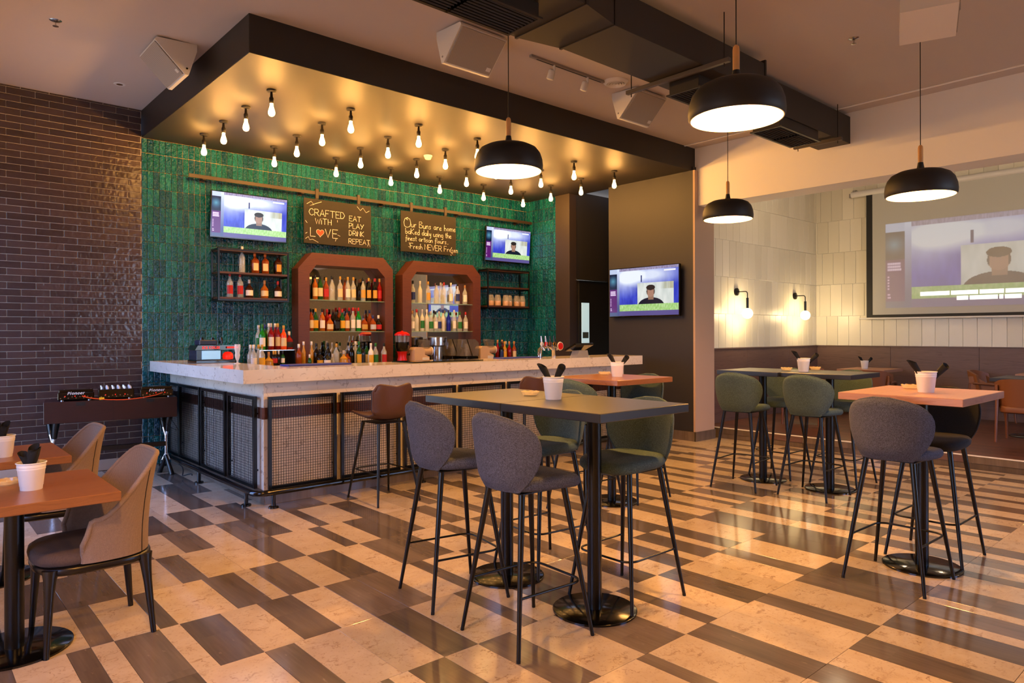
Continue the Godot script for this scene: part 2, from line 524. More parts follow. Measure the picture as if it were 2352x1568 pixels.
func lamp(parent: Node, at: Vector3, c: Color, e: float, size := 0.03) -> OmniLight3D:
	var l := OmniLight3D.new()
	l.name = "light"
	l.light_color = c; l.light_energy = e; l.omni_range = 30.0; l.omni_attenuation = 2.0
	l.light_size = size; l.shadow_enabled = true
	parent.add_child(l, true); l.position = at
	return l

# ---------------------------------------------------------------- room shell
func make_shell() -> void:
	# ceiling slab, left open over the added glazed lobby so sky light gets in
	struct("ceiling", MB.new().mm(Vector3(0.15, CEIL, BACK - 0.2), Vector3(12.8, CEIL + 0.2, 3.8)).mm(Vector3(-1.9, CEIL, -6.2), Vector3(0.15, CEIL + 0.2, 3.8)), M.ceiling)
	# shadow gap along the beam
	struct("trim_1", MB.new().mm(Vector3(8.10, CEIL - 0.012, -5.55), Vector3(8.125, CEIL, 3.6), 0.002), M.white_wall)
	# street side, left of the view: a wall with one window, and an unseen glazed entrance, added close in to throw daylight on the bar side
	var w := MB.new()
	w.mm(Vector3(-1.9, 0, -6.2), Vector3(-1.7, CEIL, -3.6)).mm(Vector3(-1.9, 0, -1.4), Vector3(-1.7, CEIL, 3.8))
	w.mm(Vector3(-1.9, 0, -3.6), Vector3(-1.7, 0.6, -1.4)).mm(Vector3(-1.9, 2.9, -3.6), Vector3(-1.7, CEIL, -1.4))
	w.mm(Vector3(-1.9, 0, -6.3), Vector3(0.15, CEIL, -6.1))
	w.mm(Vector3(0.05, 3.1, BACK), Vector3(0.15, CEIL, -6.2))
	struct("wall_left", w, M.white_wall)
	var e1 := struct("unseen_window_1", MB.new().mm(Vector3(0.095, 0.06, BACK), Vector3(0.105, 3.1, -6.3)), M.glass_window)
	var f1 := MB.new()
	for z in [-8.72, -7.93, -7.13, -6.34]: f1.mm(Vector3(0.07, 0, z - 0.03), Vector3(0.13, 3.1, z + 0.03))
	for y in [0.03, 3.07]: f1.mm(Vector3(0.07, y - 0.03, BACK), Vector3(0.13, y + 0.03, -6.3))
	part(e1, "window_frame", f1, M.black_metal)
	var e2 := struct("window_2", MB.new().mm(Vector3(-1.81, 0.6, -3.6), Vector3(-1.80, 2.9, -1.4)), M.glass_window)
	var f2 := MB.new()
	for z in [-3.57, -2.5, -1.43]: f2.mm(Vector3(-1.84, 0.6, z - 0.03), Vector3(-1.77, 2.9, z + 0.03))
	part(e2, "window_frame", f2, M.black_metal)
	# wall behind the viewer
	var wf := MB.new()
	wf.mm(Vector3(-1.9, 0, 3.6), Vector3(5.6, CEIL, 3.8)).mm(Vector3(9.0, 0, 3.6), Vector3(12.8, CEIL, 3.8)).mm(Vector3(5.6, 0, 3.6), Vector3(9.0, 0.6, 3.8)).mm(Vector3(5.6, 3.4, 3.6), Vector3(9.0, CEIL, 3.8))
	struct("wall_front", wf, M.grained_plaster)
	var lw := struct("window_3", MB.new().mm(Vector3(5.6, 0.6, 3.70), Vector3(9.0, 3.4, 3.71)), M.glass_window)
	var lf := MB.new()
	for x in [5.6, 7.27, 8.94]: lf.mm(Vector3(x, 0.6, 3.66), Vector3(x + 0.06, 3.4, 3.74))
	part(lw, "window_frame", lf, M.black_metal)
	# wall in the lounge that carries the projection screen, and the lounge side wall
	struct("wall_right", MB.new().mm(Vector3(12.605, 0, -6.0), Vector3(12.8, CEIL, 3.8)), M.white_wall)
	struct("wall_lounge", MB.new().mm(Vector3(8.75, 0, -6.0), Vector3(12.8, CEIL, -5.805)), M.white_wall)
	# white beam between bar and lounge
	struct("beam", MB.new().mm(Vector3(8.36, 3.27, -5.55), Vector3(8.76, CEIL, 3.6)), M.white_wall)
	# wall with the large television and its end pier
	struct("wall_bar_right", MB.new().mm(Vector3(8.28, 0.13, -7.05), Vector3(8.76, SOFFIT + 0.05, -5.53)), M.grey_wall)
	struct("pillar", MB.new().mm(Vector3(8.28, 0.13, -5.53), Vector3(8.755, SOFFIT, -5.50)), M.beige_wall)
	struct("baseboard_bar_right", MB.new().mm(Vector3(8.262, 0, -7.05), Vector3(8.28, 0.13, -5.49)), M.taupe[0])
	struct("baseboard_pillar", MB.new().mm(Vector3(8.262, 0, -5.50), Vector3(8.755, 0.13, -5.482)), M.taupe[1])
	# passage beside it: side wall with a glazed dark door, end wall
	struct("wall_passage", MB.new().mm(Vector3(8.153, 0, BACK - 0.2), Vector3(11.2, SOFFIT + 0.05, -7.76)), M.grey_wall)
	struct("wall_passage_end", MB.new().mm(Vector3(11.0, 0, -7.76), Vector3(11.2, SOFFIT + 0.05, -6.9)), M.grey_wall)
	struct("wall_passage_far", MB.new().mm(Vector3(8.76, 0, -7.05), Vector3(11.2, SOFFIT + 0.05, -6.9)), M.grey_wall)
	struct("trim_2", MB.new().mm(Vector3(8.135, 0, -8.066), Vector3(8.30, SOFFIT, -7.75), 0.003), M.dark_brown)
	var door := struct("door_1", MB.new().mm(Vector3(8.34, 0, -7.758), Vector3(9.25, 2.37, -7.735), 0.003), M.near_black)
	part(door, "door_closer", MB.new().mm(Vector3(8.25, 2.362, -7.735), Vector3(9.0, 2.378, -7.70), 0.002), M.steel)
	part(door, "glazed_strip", MB.new().mm(Vector3(8.40, 1.30, -7.736), Vector3(8.58, 2.0, -7.728)), M.door_light)
	part(door, "leaflet", MB.new().mm(Vector3(8.42, 1.42, -7.728), Vector3(8.56, 1.52, -7.726)), M.blue_grey)
	# soffit box over the bar
	struct("soffit", MB.new().mm(Vector3(2.13, SOFFIT, BACK - 0.1), Vector3(8.37, CEIL + 0.01, -5.55), 0.004), M.soffit)

func brick_wall() -> void:
	var px := 0.2505; var py := 0.0715
	var wall := struct("wall_back_brick", MB.new().mm(Vector3(0.05, 0.118, BACK - 0.2), Vector3(2.123, CEIL, BACK - 0.005)), M.grout_light)
	part(wall, "skirting", MB.new().mm(Vector3(0.15, 0, BACK - 0.2), Vector3(2.123, 0.12, BACK + 0.008), 0.002), M.beige_wall)
	var full := MB.new().box(Vector3.ZERO, Vector3(px - 0.006, py - 0.006, 0.010), 0.0025).mesh()
	var rest := MB.new()
	var list := []
	for r in 56:
		var y0 := 0.118 + r * py
		var hh := minf(py, CEIL - y0) - 0.006
		if hh < 0.01: continue
		var off := 0.867 if r % 2 == 0 else 0.867 + px * 0.49
		for i in range(-15, 8):
			var a := off + i * px; var b := a + px - 0.006
			b = minf(b, 2.121); a = maxf(a, 0.15)
			if b - a < 0.012: continue
			list.append([Vector3((a + b) * 0.5, y0 + hh * 0.5, BACK - 0.001), Vector3(b - a, hh, 0.010)])
	list.sort_custom(func(p, q): return p[0].distance_to(Vector3(1.45, 2.3, BACK)) < q[0].distance_to(Vector3(1.45, 2.3, BACK)))
	var seen := 0
	for e in list:
		var inside: bool = e[0].x + e[1].x * 0.5 > 0.8
		if inside and seen < 300:
			seen += 1
			var whole: bool = absf(e[1].x - (px - 0.006)) < 0.001 and absf(e[1].y - (py - 0.006)) < 0.001
			part(wall, "brick", full if whole else MB.new().box(Vector3.ZERO, e[1], 0.0025), M.brick[rng.randi() % 4], e[0])
		else: rest.box(e[0], e[1], 0.0025)
	stuff(part(wall, "bricks", rest, M.brick[1]))

func tiled_wall() -> void:
	var px := 0.0645; var py := 0.2035
	var wall := struct("wall_back", MB.new().mm(Vector3(2.123, 0, BACK - 0.2), Vector3(8.36, SOFFIT + 0.03, BACK - 0.006)), M.grout_warm)
	var unit := MB.new().box(Vector3.ZERO, Vector3(px - 0.0045, py - 0.0045, 0.012), 0.003).mesh()
	var rest := [MB.new(), MB.new(), MB.new(), MB.new(), MB.new()]
	var list := []
	for c in range(-1, 94):
		var a := 2.1843 + c * px; var b := a + px - 0.0045
		a = maxf(a, 2.1265); b = minf(b, 8.15)
		for r in range(-7, 13):
			var y0 := 1.1465 + r * py
			var y1 := minf(y0 + py, SOFFIT) - 0.0045
			y0 = maxf(y0, 0.0)
			if y1 - y0 < 0.02: continue
			list.append([Vector3((a + b) * 0.5, (y0 + y1) * 0.5, BACK), Vector3(b - a, y1 - y0, 0.012)])
	# the tiles of the clear field at the left show largest
	var seen := 0
	for e in list:
		var p: Vector3 = e[0]
		var k := rng.randi() % 5
		var tilt := Basis.from_euler(Vector3(rng.randf_range(-0.012, 0.012), rng.randf_range(-0.02, 0.02), 0))
		if seen < 300 and p.y > 1.05 and absf(e[1].x - (px - 0.0045)) < 0.001:
			seen += 1
			var whole: bool = absf(e[1].y - (py - 0.0045)) < 0.001
			var o := part(wall, "wall_tile", unit if whole else MB.new().box(Vector3.ZERO, e[1], 0.003), M.teal[k], p)
			o.basis = tilt
		else: rest[k].box(p, e[1], 0.003, tilt)
	for k in 5: stuff(part(wall, "wall_tiles", rest[k], M.teal[k]))
	# the short return at the right end
	var ret := struct("wall_back_return", MB.new().mm(Vector3(8.157, 0, BACK), Vector3(8.30, SOFFIT, -8.066)), M.grout_warm)
	var rr := [MB.new(), MB.new(), MB.new(), MB.new(), MB.new()]
	for c in 11:
		var z0 := BACK + 0.004 + c * 0.0628
		for r in range(-1, 13):
			var y0 := 1.1465 + r * py
			var y1 := minf(y0 + py, SOFFIT) - 0.0045
			rr[rng.randi() % 5].box(Vector3(8.153, (y0 + y1) * 0.5, z0 + 0.029), Vector3(0.012, y1 - y0, 0.0585), 0.003, Basis.from_euler(Vector3(0, rng.randf_range(-0.02, 0.02), rng.randf_range(-0.012, 0.012))))
	for k in 5: stuff(part(ret, "wall_tiles", rr[k], M.teal[k]))

func lounge_walls() -> void:
	# ivory tiles on two walls, above a timber wainscot
	var w := 0.1945; var h := 0.567
	for side in 2:
		var host: Node = get_node("wall_lounge" if side == 0 else "wall_right")
		var lo := 8.76 if side == 0 else -5.80
		var hi := 12.60 if side == 0 else 3.6
		var seen := 0
		var rest := MB.new()
		for r in 5:
			var y0 := 1.228 + r * h
			var y1 := minf(y0 + h - 0.004, CEIL)
			y0 = maxf(y0, 1.272)
			var off := [0.0, 0.07, 0.12, 0.03, 0.09][r] as float
			var i := -1
			while true:
				var a := lo + off + i * w; var b := a + w - 0.004
				i += 1
				if a > hi: break
				a = maxf(a, lo); b = minf(b, hi)
				if b - a < 0.01: continue
				var c := Vector3((a + b) * 0.5, (y0 + y1) * 0.5, -5.80) if side == 0 else Vector3(12.60, (y0 + y1) * 0.5, (a + b) * 0.5)
				var s := Vector3(b - a, y1 - y0, 0.012) if side == 0 else Vector3(0.012, y1 - y0, b - a)
				if a < -1.6 or side == 0:
					seen += 1
					part(host, "wall_tile", MB.new().box(Vector3.ZERO, s, 0.0025), M.ivory_tile[rng.randi() % 3], c)
				else: rest.box(c, s, 0.0025)
		if side == 1: stuff(part(host, "wall_tiles", rest, M.ivory_tile[0]))
		# wainscot boards and cap
		var x := lo
		while x < hi - 0.01:
			var b2 := minf(x + (1.36 if side == 0 else 1.28), hi)
			var e := MB.new()
			if side == 0: e.mm(Vector3(x + 0.002, 0.15, -5.80), Vector3(b2 - 0.002, 1.255, -5.765), 0.002)
			else: e.mm(Vector3(12.565, 0.15, x + 0.002), Vector3(12.60, 1.255, b2 - 0.002), 0.002)
			part(host, "wainscot_panel", e, M.wainscot)
			x = b2
		var cap := MB.new()
		if side == 0: cap.mm(Vector3(lo, 1.255, -5.80), Vector3(hi, 1.27, -5.755), 0.002)
		else: cap.mm(Vector3(12.555, 1.255, lo), Vector3(12.60, 1.27, hi), 0.002)
		part(host, "wainscot_cap", cap, M.wainscot)

func make_walls() -> void:
	brick_wall()
	tiled_wall()
	lounge_walls()

# dark tiles of each band, read off the photograph as [from, to] in tenths of a metre; the rest is cream
const BANDS := [
	[[29.5, 31.5], [33.7, 35.7], [37.7, 39.8], [40.8, 42.9], [43.8, 46.2], [49.0, 50.2], [52.0, 54.0], [55.2, 57.0]],
	[[25.4, 26.3], [29.4, 31.4], [35.9, 37.5], [40.6, 45.6], [47.7, 49.4], [51.9, 53.8], [55.0, 57.0], [59.0, 60.0], [62.0, 64.0], [66.0, 67.0], [69.0, 71.0], [73.0, 74.0], [76.0, 78.0], [80.0, 81.0], [83.0, 85.0]],
	[[15.6, 16.0], [17.0, 19.0], [21.0, 23.0], [26.1, 29.3], [31.2, 32.2], [35.2, 37.3], [41.9, 43.5], [46.5, 51.8], [53.7, 56.7], [58.0, 59.7], [61.0, 63.0], [65.0, 66.0], [68.0, 70.0], [71.0, 72.0], [75.0, 77.0], [79.0, 80.0], [82.0, 84.0], [86.0, 87.0]],
	[[5.0, 10.0], [13.0, 14.45], [19.0, 21.0], [24.0, 25.0], [27.0, 31.0], [33.2, 35.1], [37.2, 39.15], [40.25, 42.3], [43.3, 45.1], [48.4, 51.7], [53.5, 56.7], [59.7, 61.0], [63.0, 65.0], [67.0, 68.0], [70.0, 72.0], [74.0, 75.0], [77.0, 79.0], [81.0, 82.0], [84.0, 86.0]],
	[[0.0, 3.9], [6.0, 7.0], [8.0, 10.0], [11.0, 13.0], [15.0, 17.0], [19.0, 21.0], [21.0, 22.8], [25.0, 26.0], [29.0, 30.0], [33.0, 35.0], [37.5, 39.0], [42.0, 44.5], [47.0, 49.2], [51.2, 52.1], [54.2, 55.2], [56.2, 58.1], [59.0, 62.2], [65.0, 66.0], [68.0, 70.0], [72.0, 73.0], [75.0, 77.0], [79.0, 80.0], [82.0, 84.0], [86.0, 87.5]],
	[[3.0, 4.0], [7.0, 8.0], [10.1, 10.95], [14.0, 15.9], [16.9, 18.8], [20.8, 22.75], [24.75, 26.7], [26.7, 28.7], [31.4, 32.6], [34.7, 36.6], [39.8, 41.0], [43.1, 45.0], [47.0, 48.0], [50.6, 51.8], [54.0, 56.0], [58.2, 59.1], [61.0, 62.2], [63.8, 65.0], [67.0, 68.7], [70.9, 72.8], [75.0, 76.0], [78.0, 80.0], [82.0, 83.0], [85.0, 87.0]],
	[[5.0, 7.0], [7.0, 9.95], [12.95, 14.4], [18.85, 20.8], [23.7, 24.7], [26.6, 28.5], [28.5, 30.5], [32.9, 34.6], [36.5, 37.8], [39.8, 41.0], [43.1, 44.5], [47.0, 49.0], [51.0, 52.0], [55.0, 57.0], [59.5, 62.0], [64.0, 65.0], [68.7, 70.8], [72.8, 74.5], [77.0, 78.0], [80.0, 82.0], [84.0, 85.0]],
	[[8.0, 10.0], [11.0, 12.95], [14.9, 16.85], [18.8, 20.75], [20.75, 22.55], [24.7, 25.6], [28.5, 30.45], [35.0, 36.3], [36.5, 37.8], [41.0, 43.0], [46.0, 47.0], [50.0, 52.0], [54.0, 55.0], [58.0, 60.0], [63.0, 65.0], [67.0, 69.0], [72.0, 74.0], [77.0, 78.5]],
	[[12.0, 15.9], [16.9, 18.85], [20.8, 22.7], [24.7, 28.5], [30.4, 31.5], [34.5, 36.0], [40.0, 42.0], [45.0, 46.0], [50.0, 52.0], [56.0, 57.0], [61.0, 63.0], [68.0, 70.0], [74.0, 75.0], [79.0, 81.0]],
	[[8.0, 10.0], [13.0, 14.0], [18.9, 20.8], [23.7, 24.2], [76.0, 78.0]],
	[[6.0, 8.0], [11.0, 13.0], [18.9, 20.8], [20.8, 22.7], [77.0, 79.0]],
	[[9.0, 10.0], [14.0, 16.0], [20.9, 22.7]],
	[[7.0, 9.0], [12.0, 13.0], [17.0, 18.0]],
]

func make_floor() -> void:
	var u := 0.1005; var d := 0.6085
	var host := struct("floor", MB.new().mm(Vector3(-1.9, -0.2, BACK - 0.2), Vector3(8.86, -0.004, 3.8)), M.grout_dark)
	var tiles := []
	for k in BANDS.size():
		var z1 := -0.8 - k * d; var z0 := z1 - d
		var dark: Array = BANDS[k]
		var x := -1.7
		var lim := 8.84
		var segs := []
		for e in dark:
			segs.append([x, e[0] * u, false]); segs.append([e[0] * u, e[1] * u, true]); x = e[1] * u
		segs.append([x, lim, false])
		for s in segs:
			var a: float = s[0]; var b: float = minf(s[1], lim)
			if b - a < 0.01: continue
			# long cream runs are laid from several pieces
			var m := 1 if b - a < 0.34 else int(ceil((b - a) / 0.31))
			for i in m: tiles.append([lerpf(a, b, float(i) / m), lerpf(a, b, float(i + 1) / m), z0, z1, s[2]])
	var rest := MB.new()
	var near := []
	for q in tiles:
		var c := Vector3((q[0] + q[1]) * 0.5, 0, (q[2] + q[3]) * 0.5)
		# share of the picture: area over distance squared, only where the view reaches
		var dep: float = c.x * sin(YAW) - c.z * cos(YAW)
		var lat: float = c.x * cos(YAW) + c.z * sin(YAW)
		var vis := dep > 2.6 and absf(lat) < dep * 0.78 and not (c.x > 2.42 and c.z < -6.05 and c.x < 8.3)
		q.append((q[1] - q[0]) / pow(maxf(dep, 0.3), 3.0) if vis else 0.0)
	tiles.sort_custom(func(p, q): return p[5] > q[5])
	var far_dark := MB.new()
	for i in tiles.size():
		var q: Array = tiles[i]
		var c := Vector3((q[0] + q[1]) * 0.5, -0.01, (q[2] + q[3]) * 0.5)
		var s := Vector3(q[1] - q[0] - 0.0016, 0.02, q[3] - q[2] - 0.0016)
		var y := rng.randf_range(-0.0002, 0.0002)
		if i < 300 and q[5] > 0.0:
			part(host, "stone_tile", MB.new().box(Vector3.ZERO, s, 0.0006), (M.taupe if q[4] else M.cream)[rng.randi() % 3], c + Vector3(0, y, 0))
		elif q[4]: far_dark.box(c, s, 0.0006)
		else: rest.box(c, s, 0.0006)
	rest.mm(Vector3(-1.7, -0.02, -0.798), Vector3(8.84, 0, 3.6))
	stuff(part(host, "stone_tiles", rest, M.cream[1]))
	stuff(part(host, "dark_stone_tiles", far_dark, M.taupe[0]))
	# raised lounge floor: platform, riser stones, white nosing, planks running with the step
	var up := struct("floor_lounge", MB.new().mm(Vector3(8.862, -0.2, -5.81), Vector3(12.8, 0.138, 3.8)), M.grout_dark)
	var z := -5.5
	var k2 := 0
	while z < 3.5:
		var zz := minf(z + 0.62, 3.6)
		part(up, "riser_stone", MB.new().mm(Vector3(8.85, 0.0, z + 0.001), Vector3(8.862, 0.062, zz - 0.001), 0.001), M.taupe[k2 % 3])
		part(up, "riser_stone", MB.new().mm(Vector3(8.842, 0.063, z + 0.001), Vector3(8.862, 0.14, zz - 0.001), 0.001), M.taupe[(k2 + 1) % 3] if k2 % 3 != 1 else M.wainscot)
		z = zz; k2 += 1
	part(up, "nosing", MB.new().mm(Vector3(8.836, 0.14, -5.56), Vector3(8.862, 0.152, 3.6), 0.001), M.nosing)
	var far := MB.new()
	var pw := 0.125
	for c in 30:
		var a := 8.863 + c * pw; var b := minf(a + pw - 0.0015, 12.6)
		if b - a < 0.02: continue
		var zc := -5.8 - rng.randf() * 0.9
		while zc < 3.6:
			var z2 := zc + 1.2
			var m: Material = M.planks[rng.randi() % 4]
			var p0 := Vector3(a, 0.138, maxf(zc, -5.8)); var p1 := Vector3(b, 0.15, minf(z2 - 0.0015, 3.6))
			if p1.z - p0.z > 0.01:
				if p0.z < -1.6: part(up, "plank", MB.new().box(Vector3.ZERO, p1 - p0, 0.001), m, (p0 + p1) * 0.5)
				else: far.mm(p0, p1)
			zc = z2
	stuff(part(up, "planks", far, M.planks[0]))

# ---------------------------------------------------------------- bar
func mesh_panel(name_: String, at: Vector3, turn: float, w: float, label: String) -> void:
	# black frame with a woven wire mesh, standing off the bar face on small pins; local x runs along the panel
	var h := 0.812
	var o := thing(name_, label, "panel", at, turn, "wire mesh panels round the bar")
	var f := 0.03
	var fr := MB.new()
	for sx in [-1, 1]: fr.box(Vector3(sx * (w - f) * 0.5, h * 0.5, 0), Vector3(f, h, f), 0.002)
	for y in [f * 0.5, h - f * 0.5]: fr.box(Vector3(0, y, 0), Vector3(w - 2 * f, f, f), 0.002)
	part(o, "frame", fr, M.black_metal)
	var wires := MB.new()
	var nx := int(round(w / 0.0235)); var ny := 34
	for i in range(1, nx):
		wires.box(Vector3(lerpf(-w * 0.5, w * 0.5, float(i) / nx), h * 0.5, 0.001), Vector3(0.0035, h - f, 0.0035))
	for i in range(1, ny):
		wires.box(Vector3(0, lerpf(0, h, float(i) / ny), -0.0025), Vector3(w - f, 0.0035, 0.0035))
	stuff(part(o, "wire_mesh", wires, M.black_metal))
	var pins := MB.new()
	for sx in [-1, 1]:
		for y in [0.16, 0.66]: pins.box(Vector3(sx * (w * 0.5 - 0.02), y, -0.0215), Vector3(0.016, 0.016, 0.015))
	part(o, "fixing_pins", pins, M.black_metal)

func make_bar() -> void:
	# body clad in pale stone, plinth, timber band
	var bar := thing("bar_counter", "long L-shaped bar with pale veined stone cladding and a timber band", "bar")
	var body := MB.new()
	body.mm(Vector3(2.42, 0.13, -6.5), Vector3(7.35, 1.08, -6.0), 0.003)
	body.mm(Vector3(2.42, 0.13, -8.75), Vector3(2.72, 1.08, -6.49), 0.003)
	part(bar, "cladding", body, M.cladding)
	var pl := MB.new()
	pl.mm(Vector3(2.425, 0, -6.49), Vector3(7.34, 0.13, -6.005), 0.002)
	pl.mm(Vector3(2.425, 0, -8.74), Vector3(2.70, 0.13, -6.48), 0.002)
	part(bar, "plinth", pl, M.plinth)
	var band := MB.new()
	band.mm(Vector3(2.40, 0.755, -6.0), Vector3(7.35, 0.856, -5.988), 0.002)
	band.mm(Vector3(2.408, 0.755, -8.75), Vector3(2.42, 0.856, -5.989), 0.002)
	part(bar, "timber_band", band, M.band_wood)
	# worktop: one continuous slab
	var top := MB.new().prism(PackedVector2Array([Vector2(2.2, 5.88), Vector2(7.6, 5.88), Vector2(7.6, 6.52), Vector2(2.74, 6.52), Vector2(2.74, 8.745), Vector2(2.2, 8.745)]), 1.08, 1.197, Transform3D(Basis(Vector3(1, 0, 0), Vector3(0, 0, -1), Vector3(0, 1, 0)), Vector3.ZERO))
	solid("bar_worktop", top, M.quartz, "thick polished pale stone worktop wrapping the bar", "worktop")
	# back counter along the tiled wall
	solid("back_counter", MB.new().mm(Vector3(2.75, 0.0, -8.75), Vector3(8.14, 1.075, -8.12), 0.004), M.black_matt, "dark back counter behind the bar under the arches", "counter")
	# mesh panels
	for i in 7:
		var a := 2.443 + i * 0.697
		var n_ := ["corner", "second", "third", "fourth", "fifth", "sixth", "seventh"][i] as String
		mesh_panel("mesh_panel", Vector3(a + 0.325, 0.14, -5.958), 0.0, 0.65, "black framed wire mesh panel, %s from the corner on the long bar front" % ("first" if i == 0 else n_))
	var zs := [[-6.073, -6.74], [-6.805, -7.51], [-7.549, -8.24], [-8.25, -8.74]]
	for i in 4:
		var a: float = zs[i][0]; var b: float = zs[i][1]
		mesh_panel("mesh_panel", Vector3(2.378, 0.14, (a + b) * 0.5), -PI / 2, a - b, "black framed wire mesh panel, %s from the corner on the short bar side" % ["first", "second", "third", "fourth"][i])
	# foot rail with posts
	var rail := thing("foot_rail", "black tubular foot rail on round posts along the bar", "rail")
	var pts := [Vector3(2.30, 0.135, -8.72)]
	for k in 7:
		var a := k / 6.0 * PI / 2
		pts.append(Vector3(2.40 - 0.10 * cos(a), 0.135, -5.96 + 0.10 * sin(a)))
	pts.append(Vector3(7.3, 0.135, -5.86))
	part(rail, "tube", MB.new().tube(pts, 0.026, 12), M.black_gloss)
	for p in [Vector3(2.30, 0, -8.60), Vector3(2.30, 0, -7.346), Vector3(2.30, 0, -6.09), Vector3(2.45, 0, -5.86), Vector3(3.985, 0, -5.86), Vector3(5.5, 0, -5.86), Vector3(7.0, 0, -5.86)]:
		var post := part(rail, "post", MB.new().lathe([Vector2(0, 0.12), Vector2(0.018, 0.12), Vector2(0.018, 0.016)], 14), M.black_gloss, p)
		part(post, "foot_plate", MB.new().lathe([Vector2(0, 0.018), Vector2(0.038, 0.018), Vector2(0.043, 0.014), Vector2(0.043, 0)], 20), M.black_gloss)
	# cable loop by the side of the bar
	var cb := []
	for k in 24:
		var a := k * 0.55
		cb.append(Vector3(2.28 + 0.02 * sin(a * 0.7) - 0.004 * k * 0.3, 0.06 + 0.05 * cos(a * 0.5) * (1.0 - k / 30.0), -7.95 + k * 0.022))
	solid("power_cable", MB.new().tube(cb, 0.006, 6), M.rubber, "black cable looped over the foot rail by the short bar side", "cable")

# ---------------------------------------------------------------- ceiling
func bulb_lamp(at: Vector3, k: int) -> void:
	var o: Node3D
	if cache.has("bulb"):
		o = copy(cache.bulb, at, 0.0)
	else:
		o = thing("bulb_lamp", "bare filament bulb in a black socket under the dark soffit", "lamp", at, 0.0, "bare bulbs in a grid over the bar")
		o.set_meta("base_name", "bulb_lamp")
		part(o, "ceiling_rose", MB.new().lathe([Vector2(0, -0.022), Vector2(0.036, -0.022), Vector2(0.044, -0.014), Vector2(0.044, 0)], 20), M.black_matt)
		part(o, "socket", MB.new().lathe([Vector2(0, -0.125), Vector2(0.017, -0.125), Vector2(0.021, -0.12), Vector2(0.021, -0.075), Vector2(0.014, -0.068), Vector2(0.010, -0.02)], 14), M.black_matt)
		part(o, "bulb", MB.new().lathe([Vector2(0, -0.245), Vector2(0.012, -0.243), Vector2(0.024, -0.235), Vector2(0.031, -0.218), Vector2(0.031, -0.203), Vector2(0.025, -0.18), Vector2(0.016, -0.15), Vector2(0.0145, -0.12)], 16), M.bulb)
		cache.bulb = o
	if not o.has_node("light"): lamp(o, Vector3(0, -0.205, 0), Color(1.0, 0.70, 0.34), BULB_E, 0.03)

func pendant(at: Vector3, label: String, top := CEIL) -> void:
	# at: centre of the rim plane; dome shade, black neck, timber grip, cord to the ceiling
	var o := thing("pendant_lamp", label, "lamp", at, 0.0, "matt black dome pendants")
	var out := [Vector2(0.243, 0.0), Vector2(0.250, 0.012), Vector2(0.252, 0.04), Vector2(0.247, 0.085), Vector2(0.232, 0.13), Vector2(0.205, 0.165), Vector2(0.16, 0.188), Vector2(0.10, 0.198), Vector2(0.025, 0.203)]
	part(o, "shade", MB.new().lathe(out, 48), M.black_matt)
	var inn := []
	for q in out: inn.push_front(Vector2(maxf(q.x - 0.006, 0.0), q.y - (0.006 if q.y > 0.1 else 0.0)))
	inn.push_front(Vector2(0, 0.197))
	inn.append(Vector2(0.243, 0))
	part(o, "shade_lining", MB.new().lathe(inn, 48), M.shade_in)
	part(o, "neck", MB.new().lathe([Vector2(0.032, 0.20), Vector2(0.024, 0.23), Vector2(0.019, 0.262)], 20), M.black_matt)
	part(o, "timber_grip", MB.new().lathe([Vector2(0.018, 0.26), Vector2(0.0185, 0.37), Vector2(0.016, 0.388), Vector2(0.008, 0.397), Vector2(0, 0.398)], 20), M.pale_wood)
	part(o, "cord", MB.new().tube([Vector3(0, 0.39, 0), Vector3(0, top - at.y, 0)], 0.0035, 6), M.black_matt)
	part(o, "bulb", MB.new().lathe([Vector2(0, 0.055), Vector2(0.03, 0.062), Vector2(0.05, 0.085), Vector2(0.055, 0.11), Vector2(0.045, 0.14), Vector2(0.02, 0.17), Vector2(0.02, 0.198)], 20), M.pendant_bulb)
	lamp(o, Vector3(0, 0.105, 0), Color(1.0, 0.71, 0.36), PENDANT_E, 0.05)

func wedge_speaker(at: Vector3, turn: float, label: String, sx := 1.0) -> void:
	# local: back edge on the ceiling at z = 0, grille slopes from the low edge forward (+z) up to the ceiling; x is its length
	var o := thing("ceiling_speaker", label, "speaker", at, turn, "white wedge speakers on the ceiling")
	var w := 0.25 * sx
	var pr := PackedVector2Array([Vector2(0, 0), Vector2(0.33, -0.015), Vector2(0.345, -0.04), Vector2(0.10, -0.285), Vector2(0.07, -0.285), Vector2(0.0, -0.06)])
	# the outline lies in (z, y); push along x
	var X := Transform3D(Basis(Vector3(0, 0, 1), Vector3(0, 1, 0), Vector3(-1, 0, 0)), Vector3.ZERO)
	part(o, "cabinet", MB.new().prism(pr, -w, w, X), M.white_plastic)
	var a := Vector3(0, -0.045, 0.345); var b := Vector3(0, -0.282, 0.108)
	var nn := Vector3(0, -1, 1).normalized()
	var B := Basis(Vector3(1, 0, 0), (a - b).normalized(), nn)
	part(o, "grille", MB.new().box((a + b) * 0.5 + nn * 0.004, Vector3(2 * w - 0.03, (a - b).length() - 0.012, 0.008), 0.003, B), M.grille)
	part(o, "badge", MB.new().box(b.lerp(a, 0.16) + Vector3(w * 0.78, 0, 0) + nn * 0.010, Vector3(0.05, 0.035, 0.003), 0.001, B), M.white_plastic)
	for s in [-1, 1]:
		part(o, "end_cap_screw", MB.new().lathe([Vector2(0, 0.003), Vector2(0.008, 0.003), Vector2(0.009, 0)], 10, Vector3(s * (w + 0.0), -0.23, 0.085), Basis(Vector3(0, 1, 0), Vector3(s, 0, 0), Vector3(0, 0, 1))), M.track)

